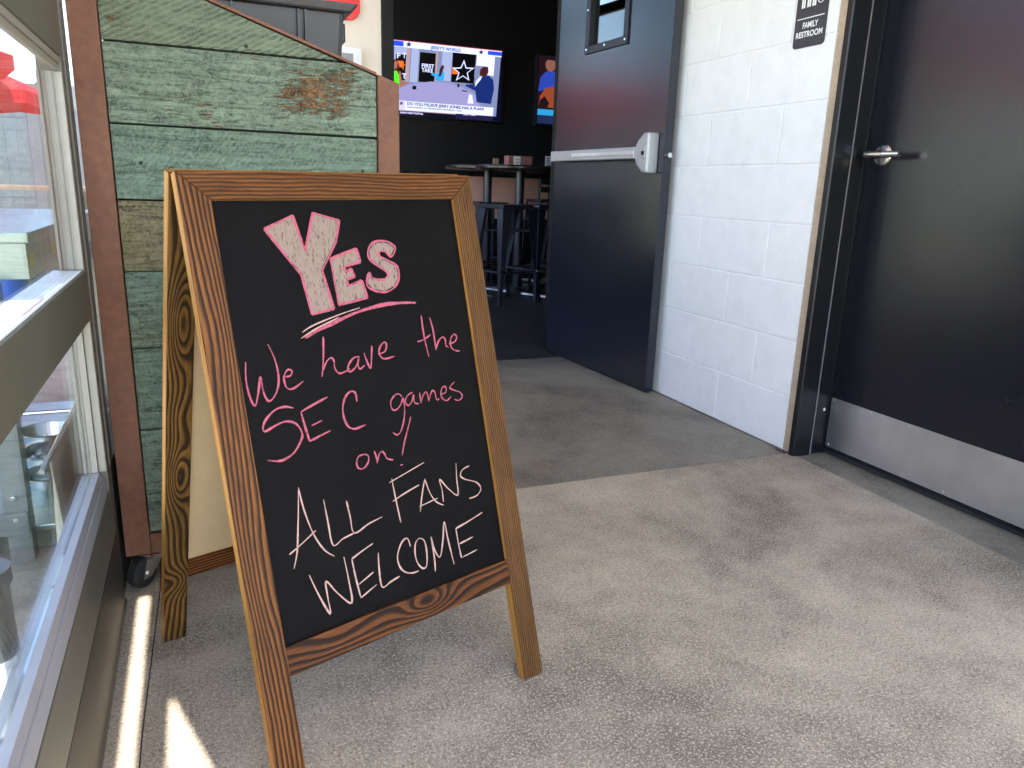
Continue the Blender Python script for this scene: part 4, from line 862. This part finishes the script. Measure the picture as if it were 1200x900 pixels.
def umbrella(x, y, h, rr, label, rot=0.0):
    r = root('patio_umbrella', (x,y,0), label, 'umbrella', 'red umbrellas on the patio')
    MB().tube((x,y,-.03),(x,y,h+.06),.022,12).build('pole', M['timber'], r, smooth=True)
    MB().lathe([(0,-.03),(.26,-.03),(.26,.03),(.04,.06),(0,.06)], (x,y,0), 20).build('base', M['rubber'], r)
    b = MB(); n = 8
    for k in range(n):
        a0, a1 = 2*math.pi*k/n+rot, 2*math.pi*(k+1)/n+rot; am = (a0+a1)/2
        for (q0, q1) in ((0.02,.35),(.35,.7),(.7,1)):
            z = lambda q: h-.55*q**1.15
            def pt(a, q, s=0): return (x+rr*q*math.cos(a), y+rr*q*math.sin(a), z(q)-s)
            b.face([pt(a0,q0),pt(a0,q1),pt(am,q1*.975,.05*q1),pt(am,q0*.975,.05*q0)]); b.face([pt(am,q0*.975,.05*q0),pt(am,q1*.975,.05*q1),pt(a1,q1),pt(a1,q0)])
        zz = h-.55
        b.face([(x+rr*math.cos(a0),y+rr*math.sin(a0),zz),(x+rr*math.cos(a0),y+rr*math.sin(a0),zz-.16),(x+rr*.975*math.cos(am),y+rr*.975*math.sin(am),zz-.21),(x+rr*.975*math.cos(am),y+rr*.975*math.sin(am),zz-.05)])
        b.face([(x+rr*.975*math.cos(am),y+rr*.975*math.sin(am),zz-.05),(x+rr*.975*math.cos(am),y+rr*.975*math.sin(am),zz-.21),(x+rr*math.cos(a1),y+rr*math.sin(a1),zz-.16),(x+rr*math.cos(a1),y+rr*math.sin(a1),zz)])
    b.build('shade_canopy', M['umb_red'], r)
    for k in range(n):
        a = 2*math.pi*k/n+rot; MB().tube((x,y,h-.03),(x+rr*math.cos(a),y+rr*math.sin(a),h-.57),.007,6).build('rib', M['timber'], r)
umbrella(-2.95, 12.4, 2.45, 1.3, 'red patio umbrella seen through the upper left pane', .2)
umbrella(-3.6, 5.3, 2.8, 1.7, 'large red patio umbrella standing outside beyond the steel cart')
umbrella(-3.7, 10.7, 2.75, 1.9, 'red patio umbrella standing outside the far bar windows', .1)
fe = root('board_fence', (-3,15,0), 'tall grey board fence at the far side of the patio', 'fence')
for k in range(46):
    x = -8.2+k*.17; MB().box(x,x+.166,15+random.uniform(0,.012),15.03,-.03,2.3+random.uniform(-.02,.02)).build('board', M['fence'], fe)
for z in (.4,1.9): MB().box(-8.2,-.4,15.031,15.08,z,z+.09).build('fence_rail', M['timber'], fe)
tp = root('picnic_table', (-1.6,9.4,0), 'grey wooden picnic table under the red umbrella', 'table')
for k in range(5): MB().box(-2.3,-.9,9.0+k*.15,9.14+k*.15,.72,.755).build('board', M['timber'], tp)
for k in range(2): MB().box(-2.3,-.9,8.6+k*1.4,8.85+k*1.4,.42,.455).build('bench_board', M['timber'], tp)
for x in (-2.1,-1.1): MB().box(x-.04,x+.04,8.65,8.72,-.03,.42).box(x-.04,x+.04,10.1,10.17,-.03,.42).box(x-.04,x+.04,9.1,9.17,-.03,.72).box(x-.04,x+.04,9.6,9.67,-.03,.72).build('leg', M['timber'], tp)
